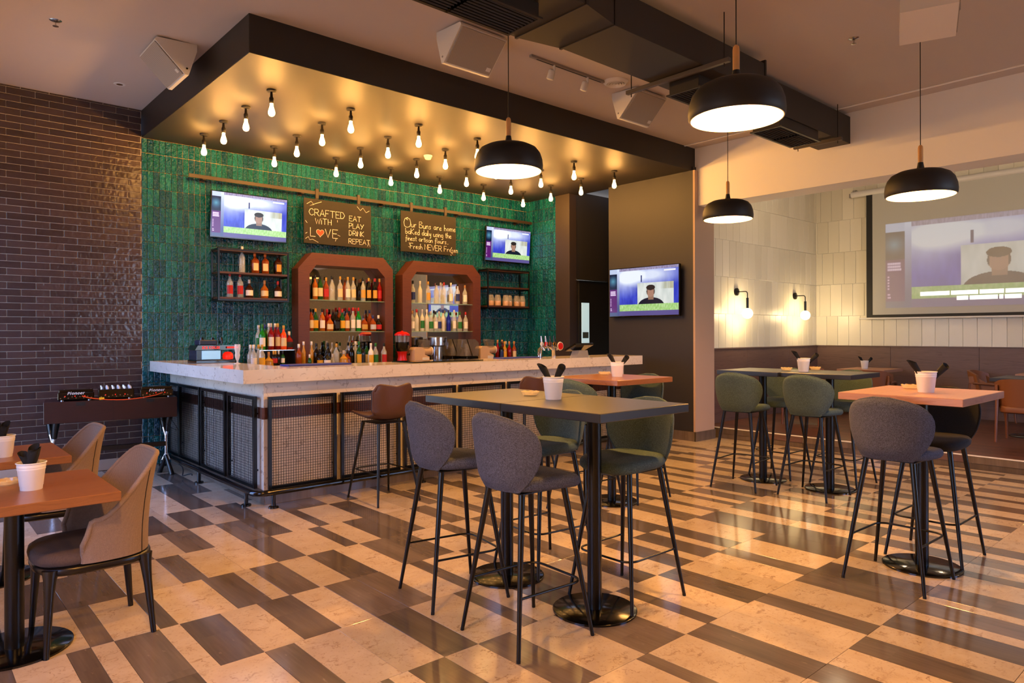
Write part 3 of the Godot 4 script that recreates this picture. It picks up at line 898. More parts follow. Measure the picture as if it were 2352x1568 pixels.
func make_ceiling_things() -> void:
	for i in 7:
		for j in 4:
			bulb_lamp(Vector3(2.613 + i * 0.812, SOFFIT, -6.27 - j * 0.624), i * 4 + j)
	pendant(Vector3(3.36, 2.68, -3.81), "black dome pendant hanging from the duct's edge in front of the bulb ceiling", 3.693)
	pendant(Vector3(3.38, 2.645, -1.985), "black dome pendant hanging below the ductwork, nearest the centre table")
	pendant(Vector3(6.42, 2.665, -3.87), "black dome pendant hanging by the wall sconces of the lounge")
	pendant(Vector3(5.98, 2.56, -1.93), "black dome pendant hanging in front of the projection screen")
	# the same row of pendants goes on overhead and behind the viewer; their light falls on the left-hand tables and floor
	pendant(Vector3(0.40, 2.65, -1.98), "black dome pendant over the walkway by the left-hand tables")
	pendant(Vector3(0.40, 2.65, -0.10), "black dome pendant over the walkway by the windows")
	wedge_speaker(Vector3(3.72, CEIL, -4.86), 0.0, "white wedge speaker on the ceiling beside the near end of the duct")
	wedge_speaker(Vector3(6.02, CEIL, -4.86), 0.0, "white wedge speaker on the ceiling beside the round vent")
	wedge_speaker(Vector3(2.02, CEIL, -6.72), -PI / 2, "white wedge speaker on the ceiling above the dark brick wall")
	# speaker seen from behind, with a carrying handle, on a bracket
	var o := thing("ceiling_speaker", "large white speaker with a carrying handle hung from a ceiling bracket", "speaker", Vector3(5.30, 3.72, -1.66), 0.35)
	var pr := PackedVector2Array([Vector2(-0.14, 0.19), Vector2(0.17, 0.15), Vector2(0.20, -0.12), Vector2(0.15, -0.17), Vector2(-0.13, -0.05)])
	part(o, "cabinet", MB.new().prism(pr, -0.17, 0.17), M.white_plastic)
	part(o, "end_cap", MB.new().prism(PackedVector2Array([Vector2(-0.12, 0.17), Vector2(0.15, 0.135), Vector2(0.18, -0.11), Vector2(0.14, -0.15), Vector2(-0.11, -0.04)]), 0.17, 0.178), M.grille)
	var hd := part(o, "handle_recess", MB.new().box(Vector3(0.05, 0.02, 0.18), Vector3(0.055, 0.12, 0.006), 0.002), M.near_black)
	part(hd, "handle_bar", MB.new().box(Vector3(0.05, 0.02, 0.185), Vector3(0.02, 0.115, 0.012), 0.004), M.track)
	part(o, "bracket", MB.new().mm(Vector3(-0.02, 0.16, -0.03), Vector3(0.02, CEIL - 3.72, 0.03)), M.white_plastic)
	# duct
	var d := thing("air_duct", "dark brown rectangular air duct running under the ceiling to the white beam", "duct")
	part(d, "near_section", MB.new().mm(Vector3(0.4, 3.70, -3.84), Vector3(3.47, 3.99, -3.14), 0.004), M.duct)
	var tr := MB.new()
	var A := [Vector3(3.47, 3.70, -3.84), Vector3(3.47, 3.70, -3.14), Vector3(3.47, 3.99, -3.14), Vector3(3.47, 3.99, -3.84)]
	var C := [Vector3(3.86, 3.70, -3.76), Vector3(3.86, 3.70, -3.22), Vector3(3.86, 3.97, -3.22), Vector3(3.86, 3.97, -3.76)]
	for i in 4:
		var j := (i + 1) % 4
		tr.qo(A[i], A[j], C[j], C[i], (A[i] + A[j]) * 0.5 - Vector3(3.47, 3.845, -3.49))
	part(d, "taper", tr, M.duct)
	part(d, "middle_section", MB.new().mm(Vector3(3.86, 3.70, -3.76), Vector3(6.0, 3.97, -3.22), 0.003), M.duct)
	part(d, "far_section", MB.new().mm(Vector3(6.0, 3.705, -3.82), Vector3(8.36, 4.02, -3.44), 0.003), M.duct)
	for e in [[3.47, -3.85, -3.13], [3.86, -3.77, -3.21], [5.98, -3.83, -3.21]]:
		part(d, "flange", MB.new().mm(Vector3(e[0] - 0.012, 3.693, e[1]), Vector3(e[0] + 0.012, 4.0, e[2]), 0.002), M.duct)
	for e in [[2.15, 3.22, -3.64, -3.34], [5.12, 5.95, -3.66, -3.36], [6.72, 7.58, -3.76, -3.46]]:
		var bx := part(d, "outlet_box", MB.new().mm(Vector3(e[0], 3.60, e[2]), Vector3(e[1], 3.71, e[3]), 0.003), M.duct)
		var mid: float = (e[0] + e[1]) * 0.5
		for s in 2:
			var x0: float = e[0] if s == 0 else mid
			var x1: float = mid if s == 0 else e[1]
			part(bx, "grille_frame", MB.new().mm(Vector3(x0 - 0.01, 3.588, e[2] - 0.025), Vector3(x1 + 0.01, 3.60, e[2])).mm(Vector3(x0 - 0.01, 3.588, e[3]), Vector3(x1 + 0.01, 3.60, e[3] + 0.025)).mm(Vector3(x0 - 0.01, 3.588, e[2]), Vector3(x0 + 0.01, 3.60, e[3])).mm(Vector3(x1 - 0.01, 3.588, e[2]), Vector3(x1 + 0.01, 3.60, e[3])), M.duct)
			var sl := MB.new()
			for k in 9: sl.box(Vector3((x0 + x1) * 0.5, 3.594, lerpf(e[2] + 0.015, e[3] - 0.015, k / 8.0)), Vector3(x1 - x0 - 0.02, 0.010, 0.012), 0.0, Basis(Vector3(1, 0, 0), 0.5))
			part(bx, "louvres", sl, M.duct)
			part(bx, "plenum", MB.new().mm(Vector3(x0 + 0.01, 3.5995, e[2] + 0.002), Vector3(x1 - 0.01, 3.6005, e[3] - 0.002)), M.near_black)
	# hanger bars under the duct
	for e in [[4.98, -4.02, -2.98], [7.95, -3.92, -3.36]]:
		var hb := thing("duct_hanger", "grey channel bar on threaded rods carrying the duct %s" % ("beside the round vent" if e[0] < 6 else "next to the white beam"), "hanger", Vector3(e[0], 3.68, 0))
		part(hb, "channel", MB.new().mm(Vector3(-0.02, -0.02, e[1]), Vector3(0.02, 0.015, e[2]), 0.003), M.duct_bar)
		for z in [e[1] + 0.05, e[2] - 0.05]: part(hb, "rod", MB.new().tube([Vector3(0, -0.05, z), Vector3(0, CEIL - 3.68, z)], 0.005, 6), M.black_matt)
	# track with two white spots
	var t := thing("track_light", "short white ceiling track with two white spotlights", "lamp", Vector3(4.9, CEIL, -4.67))
	part(t, "track", MB.new().box(Vector3(0, -0.012, 0), Vector3(1.02, 0.024, 0.034), 0.002), M.track)
	part(t, "slot", MB.new().box(Vector3(0.02, -0.0245, 0), Vector3(0.9, 0.002, 0.012)), M.near_black)
	for x in [-0.2, 0.27]:
		var sp := part(t, "spot_stem", MB.new().tube([Vector3(0, -0.02, 0), Vector3(0, -0.075, 0)], 0.012, 8), M.white_plastic, Vector3(x, 0, 0))
		var Bs := Basis.from_euler(Vector3(0.35, 0.4, 0.1))
		part(sp, "spot_head", MB.new().lathe([Vector2(0, -0.155), Vector2(0.027, -0.155), Vector2(0.034, -0.15), Vector2(0.034, -0.075), Vector2(0.024, -0.06), Vector2(0, -0.055)], 16, Vector3.ZERO, Bs), M.white_plastic)
	# round vent, smoke detector, sprinklers, downlight
	var v := thing("ceiling_vent", "round white ceiling vent with concentric rings", "vent", Vector3(5.52, CEIL, -4.60))
	part(v, "rim", MB.new().lathe([Vector2(0.10, -0.03), Vector2(0.125, -0.012), Vector2(0.13, 0)], 32), M.white_plastic)
	for r in [0.03, 0.055, 0.08, 0.10]: part(v, "ring", MB.new().lathe([Vector2(r - 0.014, -0.022), Vector2(r, -0.032), Vector2(r + 0.003, -0.028)], 32), M.white_plastic)
	var s := thing("smoke_detector", "small white smoke detector among the bare bulbs", "detector", Vector3(5.06, SOFFIT, -7.28))
	part(s, "base", MB.new().lathe([Vector2(0, -0.02), Vector2(0.05, -0.02), Vector2(0.055, 0)], 24), M.white_plastic)
	part(s, "chamber", MB.new().lathe([Vector2(0, -0.05), Vector2(0.034, -0.048), Vector2(0.042, -0.035), Vector2(0.04, -0.02)], 24), M.white_plastic)
	for e in [[Vector3(0.996, CEIL, -6.726), "above the left-hand tables"], [Vector3(6.28, CEIL, -2.552), "between the duct and the projection screen"]]:
		var q := thing("sprinkler", "small chrome sprinkler head in the ceiling %s" % e[1], "sprinkler", e[0])
		part(q, "cup", MB.new().lathe([Vector2(0.012, -0.012), Vector2(0.035, -0.006), Vector2(0.045, 0)], 18), M.steel)
		part(q, "head", MB.new().lathe([Vector2(0, -0.05), Vector2(0.022, -0.048), Vector2(0.022, -0.045), Vector2(0.006, -0.04), Vector2(0.006, -0.01)], 14), M.steel)
	var dl := thing("downlight", "small round recessed downlight in the ceiling by the brick wall", "lamp", Vector3(1.739, CEIL, -8.005))
	part(dl, "trim_ring", MB.new().lathe([Vector2(0.03, -0.004), Vector2(0.05, -0.006), Vector2(0.055, 0)], 24), M.white_plastic)
	part(dl, "reflector", MB.new().lathe([Vector2(0, -0.002), Vector2(0.03, -0.004)], 20), M.steel)

# ---------------------------------------------------------------- chalk handwriting: single strokes, capitals one unit high
const GLYPH := {
	"C": ".75 .8 .5 1 .2 .9 0 .5 .2 .1 .5 0 .75 .2", "R": "0 0 0 1 .5 1 .65 .75 .5 .5 0 .45;.3 .48 .7 0", "A": "0 0 .38 1 .75 0;.15 .35 .6 .35",
	"F": "0 0 0 1 .6 1;0 .5 .45 .5", "T": "0 1 .8 1;.4 1 .4 0", "E": ".65 1 0 1 0 0 .65 0;0 .52 .5 .52", "D": "0 0 0 1 .4 .95 .7 .5 .4 .05 0 0",
	"W": "0 1 .22 0 .45 .8 .7 0 .95 1", "I": "0 0 0 .75;0 .98 .02 1.02", "H": "0 0 0 1;.65 0 .65 1;0 .5 .65 .5", "L": "0 1 0 0 .6 0", "V": "0 1 .35 0 .7 1",
	"P": "0 0 0 1 .5 1 .65 .75 .5 .5 0 .45", "Y": "0 1 .35 .5;.75 1 .2 0", "N": "0 0 0 1 .65 0 .65 1", "K": "0 0 0 1;.6 1 0 .45 .65 0",
	"O": ".5 1.05 .15 .9 0 .5 .1 .12 .4 0 .75 .12 .85 .5 .75 .9 .4 1 .3 .85 .5 .8", "B": "0 0 0 1 .45 1 .55 .78 .1 .55 .6 .4 .55 .05 0 0",
	"u": "0 .5 0 .1 .15 0 .35 .12 .4 .5 .42 0", "r": "0 .5 .02 0;.02 .3 .2 .5 .35 .45", "n": "0 .5 0 0;0 .35 .2 .5 .35 .4 .37 0",
	"s": ".35 .45 .15 .5 .05 .38 .3 .18 .2 0 0 .06", "a": ".4 .45 .15 .5 0 .25 .15 0 .4 .15 .4 .5 .45 0", "e": "0 .25 .35 .3 .3 .48 .1 .45 0 .2 .15 0 .4 .1",
	"h": "0 1 0 0;0 .35 .2 .5 .35 .4 .37 0", "o": ".2 .5 0 .25 .2 0 .42 .25 .2 .5", "m": "0 .5 0 0;0 .35 .15 .5 .27 .4 .28 0;.28 .35 .45 .5 .57 .4 .58 0",
	"b": "0 1 0 .05 .2 0 .4 .2 .3 .45 0 .35", "k": "0 1 0 0;.35 .5 0 .22 .38 0", "d": ".4 .4 .15 .5 0 .25 .15 0 .4 .15;.4 1 .42 0",
	"i": "0 .5 0 0;0 .68 .01 .73", "l": "0 1 .02 .05 .12 0", "y": "0 .5 .05 .15 .2 .1 .38 .5;.38 .5 .35 -.3 .1 -.35",
	"g": ".38 .42 .12 .5 0 .25 .15 .02 .38 .15 .38 .5 .36 -.3 .08 -.35", "t": ".12 .85 .12 .05 .25 0;0 .55 .28 .55", "f": ".35 .95 .18 .9 .12 0 .08 -.3;0 .45 .28 .45",
	"z": "0 .45 .35 .45 0 0 .38 0", ".": "0 .02 .03 .05", ",": ".05 .05 0 -.1",
}

func strokes(mb: MB, s: String, at: Vector2, sc: Vector2, z: float, r: float) -> void:
	for st in s.split(";"):
		var f := st.split_floats(" ", false)
		var pts := []
		for i in range(0, f.size(), 2): pts.append(Vector3(at.x + f[i] * sc.x, at.y + f[i + 1] * sc.y, z))
		mb.tube(pts, r, 4)

func chalk(o: Node, text: String, at: Vector2, h: float, z: float, r: float, gap := 0.22) -> void:
	var x := at.x
	var mb := MB.new()
	for ch in text:
		if ch == " ":
			x += h * 0.42; continue
		var g: String = GLYPH[ch]
		var w := 0.0
		for st in g.split(";"):
			var f := st.split_floats(" ", false)
			for i in range(0, f.size(), 2): w = maxf(w, f[i])
		strokes(mb, g, Vector2(x, at.y + rng.randf_range(-0.03, 0.03) * h), Vector2(h, h), z, r)
		x += (w + gap) * h
	var ln := part(o, "chalk_line", mb, M.chalk)
	if text.contains("..."): stuff(ln)

func chalkboard(at: Vector3, label: String, which: int) -> void:
	# at: centre of the board; hangs by two straps from the rail
	var o := thing("chalkboard", label, "chalkboard", at, 0.0)
	part(o, "board", MB.new().box(Vector3.ZERO, Vector3(1.0, 0.595, 0.018), 0.003), M.chalkboard)
	for x in [-0.31, 0.31]:
		part(o, "strap", MB.new().mm(Vector3(x - 0.022, 0.27, -0.012), Vector3(x + 0.022, 0.435, -0.004)).mm(Vector3(x - 0.022, 0.425, -0.045), Vector3(x + 0.022, 0.435, 0.004)).mm(Vector3(x - 0.022, 0.31, 0.0), Vector3(x + 0.022, 0.435, 0.006), 0.002), M.dark_brown)
	var c := MB.new()
	var z := 0.0095; var r := 0.0040
	if which == 0:
		chalk(o, "CRAFTED", Vector2(-0.43, 0.075), 0.088, z, r, 0.16)
		chalk(o, "WITH", Vector2(-0.34, -0.03), 0.075, z, r, 0.22)
		chalk(o, "L", Vector2(-0.41, -0.20), 0.115, z, 0.0052)
		chalk(o, "VE", Vector2(-0.20, -0.20), 0.115, z, 0.0052, 0.25)
		chalk(o, "EAT", Vector2(0.16, 0.06), 0.070, z, r, 0.18)
		chalk(o, "PLAY", Vector2(0.155, -0.04), 0.070, z, r, 0.16)
		chalk(o, "DRINK", Vector2(0.155, -0.14), 0.068, z, r, 0.16)
		chalk(o, "REPEAT", Vector2(0.15, -0.25), 0.066, z, r, 0.16)
		for e in ["-.46 .22 -.40 .26 -.36 .22 -.42 .20 -.34 .235 -.25 .27", "-.48 -.24 -.44 -.21 -.42 -.25 -.38 -.24 -.30 -.275", ".28 .27 .33 .22 .37 .26 .42 .20 .47 .23", ".44 -.27 .46 -.22 .48 -.27", "-.48 .00 -.455 -.03", "-.48 -.17 -.455 -.155", "-.02 .02 -.02 .05", "-.02 -.15 .02 -.165", "-.05 -.24 -.04 -.20"]:
			strokes(c, e, Vector2.ZERO, Vector2.ONE, z, 0.0032)
		var heart := []
		for k in 28:
			var a := TAU * k / 27.0
			heart.append(Vector2(0.0042 * 16.0 * pow(sin(a), 3), 0.0042 * (13.0 * cos(a) - 5.0 * cos(2 * a) - 2.0 * cos(3 * a) - cos(4 * a))) * 0.82 + Vector2(-0.272, -0.145))
		heart.pop_back()
		part(o, "heart", MB.new().prism(PackedVector2Array(heart), 0.009, 0.0105), M.chalk_red)
		var ring := []
		for q in heart: ring.append(Vector3(q.x, q.y, z))
		c.tube(ring, 0.003, 4, true)
	else:
		chalk(o, "O", Vector2(-0.45, 0.06), 0.14, z, r)
		chalk(o, "ur Buns are home", Vector2(-0.32, 0.07), 0.092, z, r, 0.17)
		chalk(o, "baKed daily using the", Vector2(-0.42, -0.035), 0.085, z, r, 0.13)
		chalk(o, "finest artisan flours...", Vector2(-0.42, -0.13), 0.078, z, r, 0.14)
		chalk(o, "Fresh NEVER Frozen", Vector2(-0.34, -0.245), 0.080, z, r, 0.14)
		for e in ["-.36 -.16 -.345 -.19", "-.37 -.22 -.35 -.225", ".42 -.17 .40 -.20", ".40 -.25 .44 -.27", ".40 -.28 .405 -.30"]:
			strokes(c, e, Vector2.ZERO, Vector2.ONE, z, 0.0032)
	stuff(part(o, "chalk_flourishes", c, M.chalk))

func arch(x0: float, x1: float, i0: float, i1: float, label: String) -> void:
	var o := thing("arch_cabinet", label, "cabinet", Vector3(x0, 1.075, -8.75))
	var w := x1 - x0; var a := i0 - x0; var b := i1 - x0
	var poly := PackedVector2Array([Vector2(0, 0), Vector2(0, 1.28), Vector2(0.19, 1.494), Vector2(w - 0.155, 1.497), Vector2(w, 1.34), Vector2(w, 0), Vector2(b, 0), Vector2(b, 1.222), Vector2(b - 0.12, 1.34), Vector2(a + 0.095, 1.336), Vector2(a, 1.213), Vector2(a, 0)])
	part(o, "frame", MB.new().prism(poly, 0.0, 0.20), M.mahogany)
	part(o, "mirror", MB.new().mm(Vector3(a - 0.01, 0, 0.002), Vector3(b + 0.01, 1.36, 0.008)), M.mirror)
	for y in [0.883, 0.463]:
		part(o, "glass_shelf", MB.new().mm(Vector3(a, y - 0.012, 0.01), Vector3(b, y, 0.185), 0.002), M.shelf_glass)

func wall_shelf(x0: float, x1: float, label: String) -> void:
	var o := thing("wall_shelf", label, "shelf", Vector3(x0, 1.905, -8.75))
	var w := x1 - x0; var d := 0.25; var h := 0.63; var t := 0.02
	var fr := MB.new()
	for x in [t * 0.5, w - t * 0.5]:
		for z in [t * 0.5, d - t * 0.5]: fr.box(Vector3(x, h * 0.5, z), Vector3(t, h, t), 0.001)
		for y in [t * 0.5, 0.315, h - t * 0.5]: fr.box(Vector3(x, y, d * 0.5), Vector3(t, t, d - 2 * t), 0.001)
	for z in [t * 0.5, d - t * 0.5]:
		for y in [t * 0.5, h - t * 0.5]: fr.box(Vector3(w * 0.5, y, z), Vector3(w - 2 * t, t, t), 0.001)
	part(o, "metal_frame", fr, M.black_metal)
	for y in [0.02, 0.325, h - 0.032]:
		part(o, "board", MB.new().mm(Vector3(t, y, 0.004), Vector3(w - t, y + 0.025, d - 0.003), 0.002), M.shelf_wood)

func make_back_bar() -> void:
	arch(3.91, 5.33, 4.065, 5.20, "chamfered timber arch with mirror and glass shelves, of whiskies")
	arch(5.495, 6.94, 5.643, 6.79, "chamfered timber arch with mirror and glass shelves of clear spirits and vodkas")
	wall_shelf(2.885, 3.765, "black framed wall shelf with liqueur bottles under the television beside the brick wall")
	wall_shelf(7.05, 7.96, "black framed wall shelf with swing-top jars next to the tiled corner")
	var r := thing("hanging_rail", "long flat brown steel rail with brackets on the teal tiles", "rail")
	part(r, "bar", MB.new().mm(Vector3(2.6, 3.355, -8.652), Vector3(8.21, 3.40, -8.640), 0.002), M.dark_brown)
	for x in [2.78, 4.02, 5.25, 6.6, 7.85]:
		part(r, "bracket", MB.new().mm(Vector3(x - 0.03, 3.33, -8.75), Vector3(x + 0.03, 3.39, -8.742)).mm(Vector3(x - 0.02, 3.345, -8.745), Vector3(x + 0.02, 3.38, -8.65), 0.003), M.dark_brown)
	chalkboard(Vector3(4.525, 2.995, -8.635), "brown chalkboard with a red heart and two columns of chalk capitals", 0)
	chalkboard(Vector3(6.015, 3.0, -8.635), "brown chalkboard with four lines of chalk handwriting about buns", 1)

# ---------------------------------------------------------------- screens
func broadcast() -> ImageTexture:
	var q := noise(91, 0.02, 3)
	var W := 256; var H := 144
	return img_tex(W, H, func(x, y):
		var u := float(x) / W; var v := float(y) / H
		var c: Color
		if u < 0.11:
			if v < 0.10: c = Color(0.75, 0.80, 0.92)
			elif v < 0.43: c = Color(0.04, 0.10, 0.22).lerp(Color(0.35, 0.60, 0.70), clampf(1.0 - Vector2((u - 0.05) * 12.0, (v - 0.25) * 7.0).length(), 0, 1))
			elif v < 0.92:
				c = Color(0.36, 0.10, 0.42)
				for e in [0.475, 0.51, 0.545, 0.63, 0.665, 0.70, 0.735, 0.77, 0.84, 0.875]:
					if absf(v - e) < 0.0115 and u > 0.008 and u < 0.06 + 0.04 * sin(e * 177.0): c = Color(0.80, 0.66, 0.84).lerp(Color(0.95, 0.9, 0.96), 0.5 + 0.5 * sin(x * 2.3))
			else: c = Color(0.30, 0.34, 0.50)
		elif u < 0.15:
			c = Color(0.85, 0.90, 1.0).lerp(Color(0.28, 0.32, 0.52), clampf(v * 1.2, 0, 1))
		elif v < 0.055: c = Color(0.42, 0.38, 0.52).lerp(Color(0.75, 0.72, 0.85), 0.5 + 0.5 * q.get_noise_2d(x * 16.0, y * 2.7))
		elif v > 0.90: c = Color(0.36, 0.32, 0.55)
		elif v > 0.76:
			c = Color(0.52, 0.74, 0.34).lerp(Color(0.80, 0.90, 0.70), 0.5 + 0.5 * q.get_noise_2d(x * 8.0, y * 4.0))
		else:
			var g := 0.5 + 0.5 * q.get_noise_2d(x * 2.0, y * 0.7)
			c = Color(0.10, 0.14, 0.62).lerp(Color(0.30, 0.36, 0.85), g)
			var gl := clampf(1.15 - Vector2((u - 0.22) * 3.4, (v - 0.20) * 2.6).length(), 0, 1) + clampf(1.3 - Vector2((u - 0.60) * 2.4, (v - 0.16) * 4.5).length(), 0, 1)
			c = c.lerp(Color(0.93, 0.96, 1.0), clampf(gl * 0.9, 0, 1))
			if absf(u - 0.48) < 0.008 and v > 0.16 and v < 0.30: c = Color(0.12, 0.16, 0.40)
			if u > 0.42 and u < 0.93 and v > 0.32:
				c = Color(0.93, 0.94, 0.92).lerp(Color(0.72, 0.76, 0.74), 0.5 + 0.5 * q.get_noise_2d(x * 1.7 + 90.0, y * 0.6))
				if u > 0.74 and v < 0.46: c = c.lerp(Color(0.55, 0.50, 0.30), clampf((u - 0.74) * 6.0, 0, 0.8) * (0.5 + 0.5 * q.get_noise_2d(x * 4.0, 5.0)))
				var sh := Vector2((u - 0.615) / 0.185, (v - 0.80) / 0.17).length()
				if sh < 1.0: c = Color(0.07, 0.10, 0.17)
				if absf(u - 0.615) < 0.04 and v > 0.56 and v < 0.68: c = Color(0.58, 0.44, 0.36)
				var hd := Vector2((u - 0.612) / 0.058, (v - 0.505) / 0.115).length()
				if hd < 1.0:
					c = Color(0.66, 0.50, 0.42)
					if v < 0.44 or absf(u - 0.612) > 0.048: c = Color(0.20, 0.16, 0.15)
				if Vector2((u - 0.612) / 0.062, (v - 0.425) / 0.055).length() < 1.0: c = Color(0.17, 0.14, 0.13)
		if u > 0.80 and u < 0.96 and v > 0.075 and v < 0.105: c = Color(0.95, 0.95, 0.97)
		return c)

func television(at: Vector3, turn: float, w: float, h: float, tilt: float, e: float, label: String) -> void:
	var o := thing("television", label, "television", at, turn, "wall televisions")
	var B := Basis(Vector3(1, 0, 0), tilt)
	part(o, "casing", MB.new().box(Vector3.ZERO, Vector3(w, h, 0.045), 0.006, B), M.black_gloss)
	part(o, "wall_mount", MB.new().box(Vector3(0, 0.02, -0.055), Vector3(0.3, 0.24, 0.085), 0.004), M.black_metal)
	var qm := QuadMesh.new(); qm.size = Vector2(w - 0.022, h - 0.03)
	var sm := mat(Color(0.01, 0.01, 0.01), 0.15)
	sm.emission_enabled = true; sm.emission = Color(1, 1, 1); sm.emission_texture = M.broadcast; sm.emission_energy_multiplier = e
	sm.emission_operator = BaseMaterial3D.EMISSION_OP_MULTIPLY
	var s := part(o, "screen", qm, sm, B * Vector3(0, 0.004, 0.0245))
	s.basis = B
	var l := AreaLight3D.new(); l.name = "light"
	l.area_size = Vector2(w - 0.03, h - 0.04); l.light_color = Color(0.62, 0.70, 1.0); l.light_energy = 0.06 * e; l.shadow_enabled = true
	o.add_child(l); l.position = B * Vector3(0, 0, 0.03); l.basis = B * Basis(Vector3.UP, PI)

func make_screens() -> void:
	M.broadcast = broadcast()
	television(Vector3(3.325, 2.955, -8.66), 0.0, 0.955, 0.565, 0.07, 1.5, "wall television above the shelf of liqueur bottles on the teal tiles")
	television(Vector3(7.61, 2.955, -8.66), 0.0, 0.985, 0.565, 0.07, 1.3, "wall television above the shelf of jars in the tiled corner")
	television(Vector3(8.215, 2.108, -6.33), -PI / 2, 1.27, 0.735, 0.0, 1.15, "large wall television on the brown-grey pier beside the passage")
	# projection screen: housing, black-bordered cloth, picture, weight bar
	var z0 := -4.88; var z1 := -0.9
	var o := thing("projection_screen", "large pull-down projection screen with black border on the ivory tiled wall", "screen", Vector3(12.5, 0, 0))
	part(o, "cloth", MB.new().mm(Vector3(-0.004, 1.80, z0 + 0.10), Vector3(0.0, 3.86, z1 - 0.10)), M.screen_cloth)
	part(o, "border", MB.new().mm(Vector3(-0.005, 1.755, z0), Vector3(0.001, 3.86, z0 + 0.10)).mm(Vector3(-0.005, 1.755, z1 - 0.10), Vector3(0.001, 3.86, z1)).mm(Vector3(-0.005, 1.755, z0 + 0.10), Vector3(0.001, 1.80, z1 - 0.10)), M.near_black)
	part(o, "weight_bar", MB.new().mm(Vector3(-0.02, 1.725, z0 - 0.12), Vector3(0.01, 1.752, z1 + 0.12), 0.004), M.white_plastic)
	part(o, "housing", MB.new().lathe([Vector2(0, z0 - 0.25), Vector2(0.055, z0 - 0.25), Vector2(0.055, z1 + 0.25), Vector2(0, z1 + 0.25)], 16, Vector3(0.02, 3.90, 0), Basis(Vector3(1, 0, 0), Vector3(0, 0, 1), Vector3(0, -1, 0))), M.white_plastic)
	var br := part(o, "bracket", MB.new().mm(Vector3(-0.02, 3.93, z0 - 0.22), Vector3(0.1, 3.97, z0 - 0.17)), M.track)
	part(br, "end_plug", MB.new().box(Vector3(0.02, 3.885, z0 - 0.27), Vector3(0.07, 0.07, 0.03), 0.004), M.track)
	# the projected picture, on the cloth
	var qm := QuadMesh.new(); qm.size = Vector2(2.62, 1.41)
	var sm := mat(Color(0.62, 0.62, 0.60), 0.85)
	sm.emission_enabled = true; sm.emission = Color(1, 1, 1); sm.emission_texture = M.broadcast; sm.emission_energy_multiplier = 0.42
	sm.emission_operator = BaseMaterial3D.EMISSION_OP_MULTIPLY
	var s := part(o, "projected_picture", qm, sm, Vector3(-0.007, 2.615, -4.57 + 1.31))
	s.rotation.y = -PI / 2
	for e in [["سيكون من الرائع مشاهدة المنتخب السويسري", 2.115], ["يلعب و مساندته هنا", 2.03]]:
		var tm := TextMesh.new(); tm.text = e[0]; tm.font = font("Droid Sans"); tm.font_size = 32; tm.pixel_size = 0.0022; tm.depth = 0.001
		var p := part(o, "subtitle", tm, M.subtitle, Vector3(-0.009, e[1], -3.1))
		p.rotation.y = -PI / 2
	var l := AreaLight3D.new(); l.name = "light"
	l.area_size = Vector2(2.6, 1.4); l.light_color = Color(0.80, 0.90, 1.0); l.light_energy = 0.035; l.shadow_enabled = true
	o.add_child(l); l.position = Vector3(-0.02, 2.615, -3.26); l.rotation.y = PI / 2

func font(name_: String, weight := 400) -> SystemFont:
	var f := SystemFont.new(); f.font_names = PackedStringArray([name_]); f.font_weight = weight
	return f

# ---------------------------------------------------------------- high tables and stools
func high_table(at: Vector2, sx: float, sz: float, h: float, m: Material, label: String, group := "") -> void:
	var o := thing("high_table", label, "table", Vector3(at.x, 0, at.y), 0.0, group)
	part(o, "table_top", MB.new().box(Vector3(0, h - 0.0225, 0), Vector3(sx - 0.003, 0.045, sz - 0.003), 0.003), m)
	part(o, "fixing_plate", MB.new().box(Vector3(0, h - 0.049, 0), Vector3(0.40, 0.008, 0.40), 0.002), M.black_metal)
	part(o, "pole", MB.new().lathe([Vector2(0.039, 0.012), Vector2(0.039, h - 0.05)], 24), M.black_metal)
	part(o, "base", MB.new().lathe([Vector2(0, 0.014), Vector2(0.222, 0.0135), Vector2(0.228, 0.009), Vector2(0.228, 0)], 48), M.black_gloss)

func se(a: float, p: float) -> float:
	return signf(a) * pow(absf(a), p)

# closed cushion: rings of a rounded square, each [scale, height]; drop lowers the front edge
func cushion(mb: MB, c: Vector3, rx: float, rz: float, rings: Array, p := 0.55, drop := 0.0, pinch := 0.0) -> void:
	var rows := []
	for r in rings:
		var row := []
		for j in 40:
			var a := TAU * j / 40.0
			var x: float = se(cos(a), p) * rx * r[0]; var z: float = se(sin(a), p) * rz * r[0]
			z *= 1.0 - pinch * clampf(-x / rx, 0, 1)
			var f := clampf(x / rx, 0, 1)
			row.append(c + Vector3(x, r[1] - drop * f * f, -z))
		rows.append(row)
	mb.grid(rows, true, true)

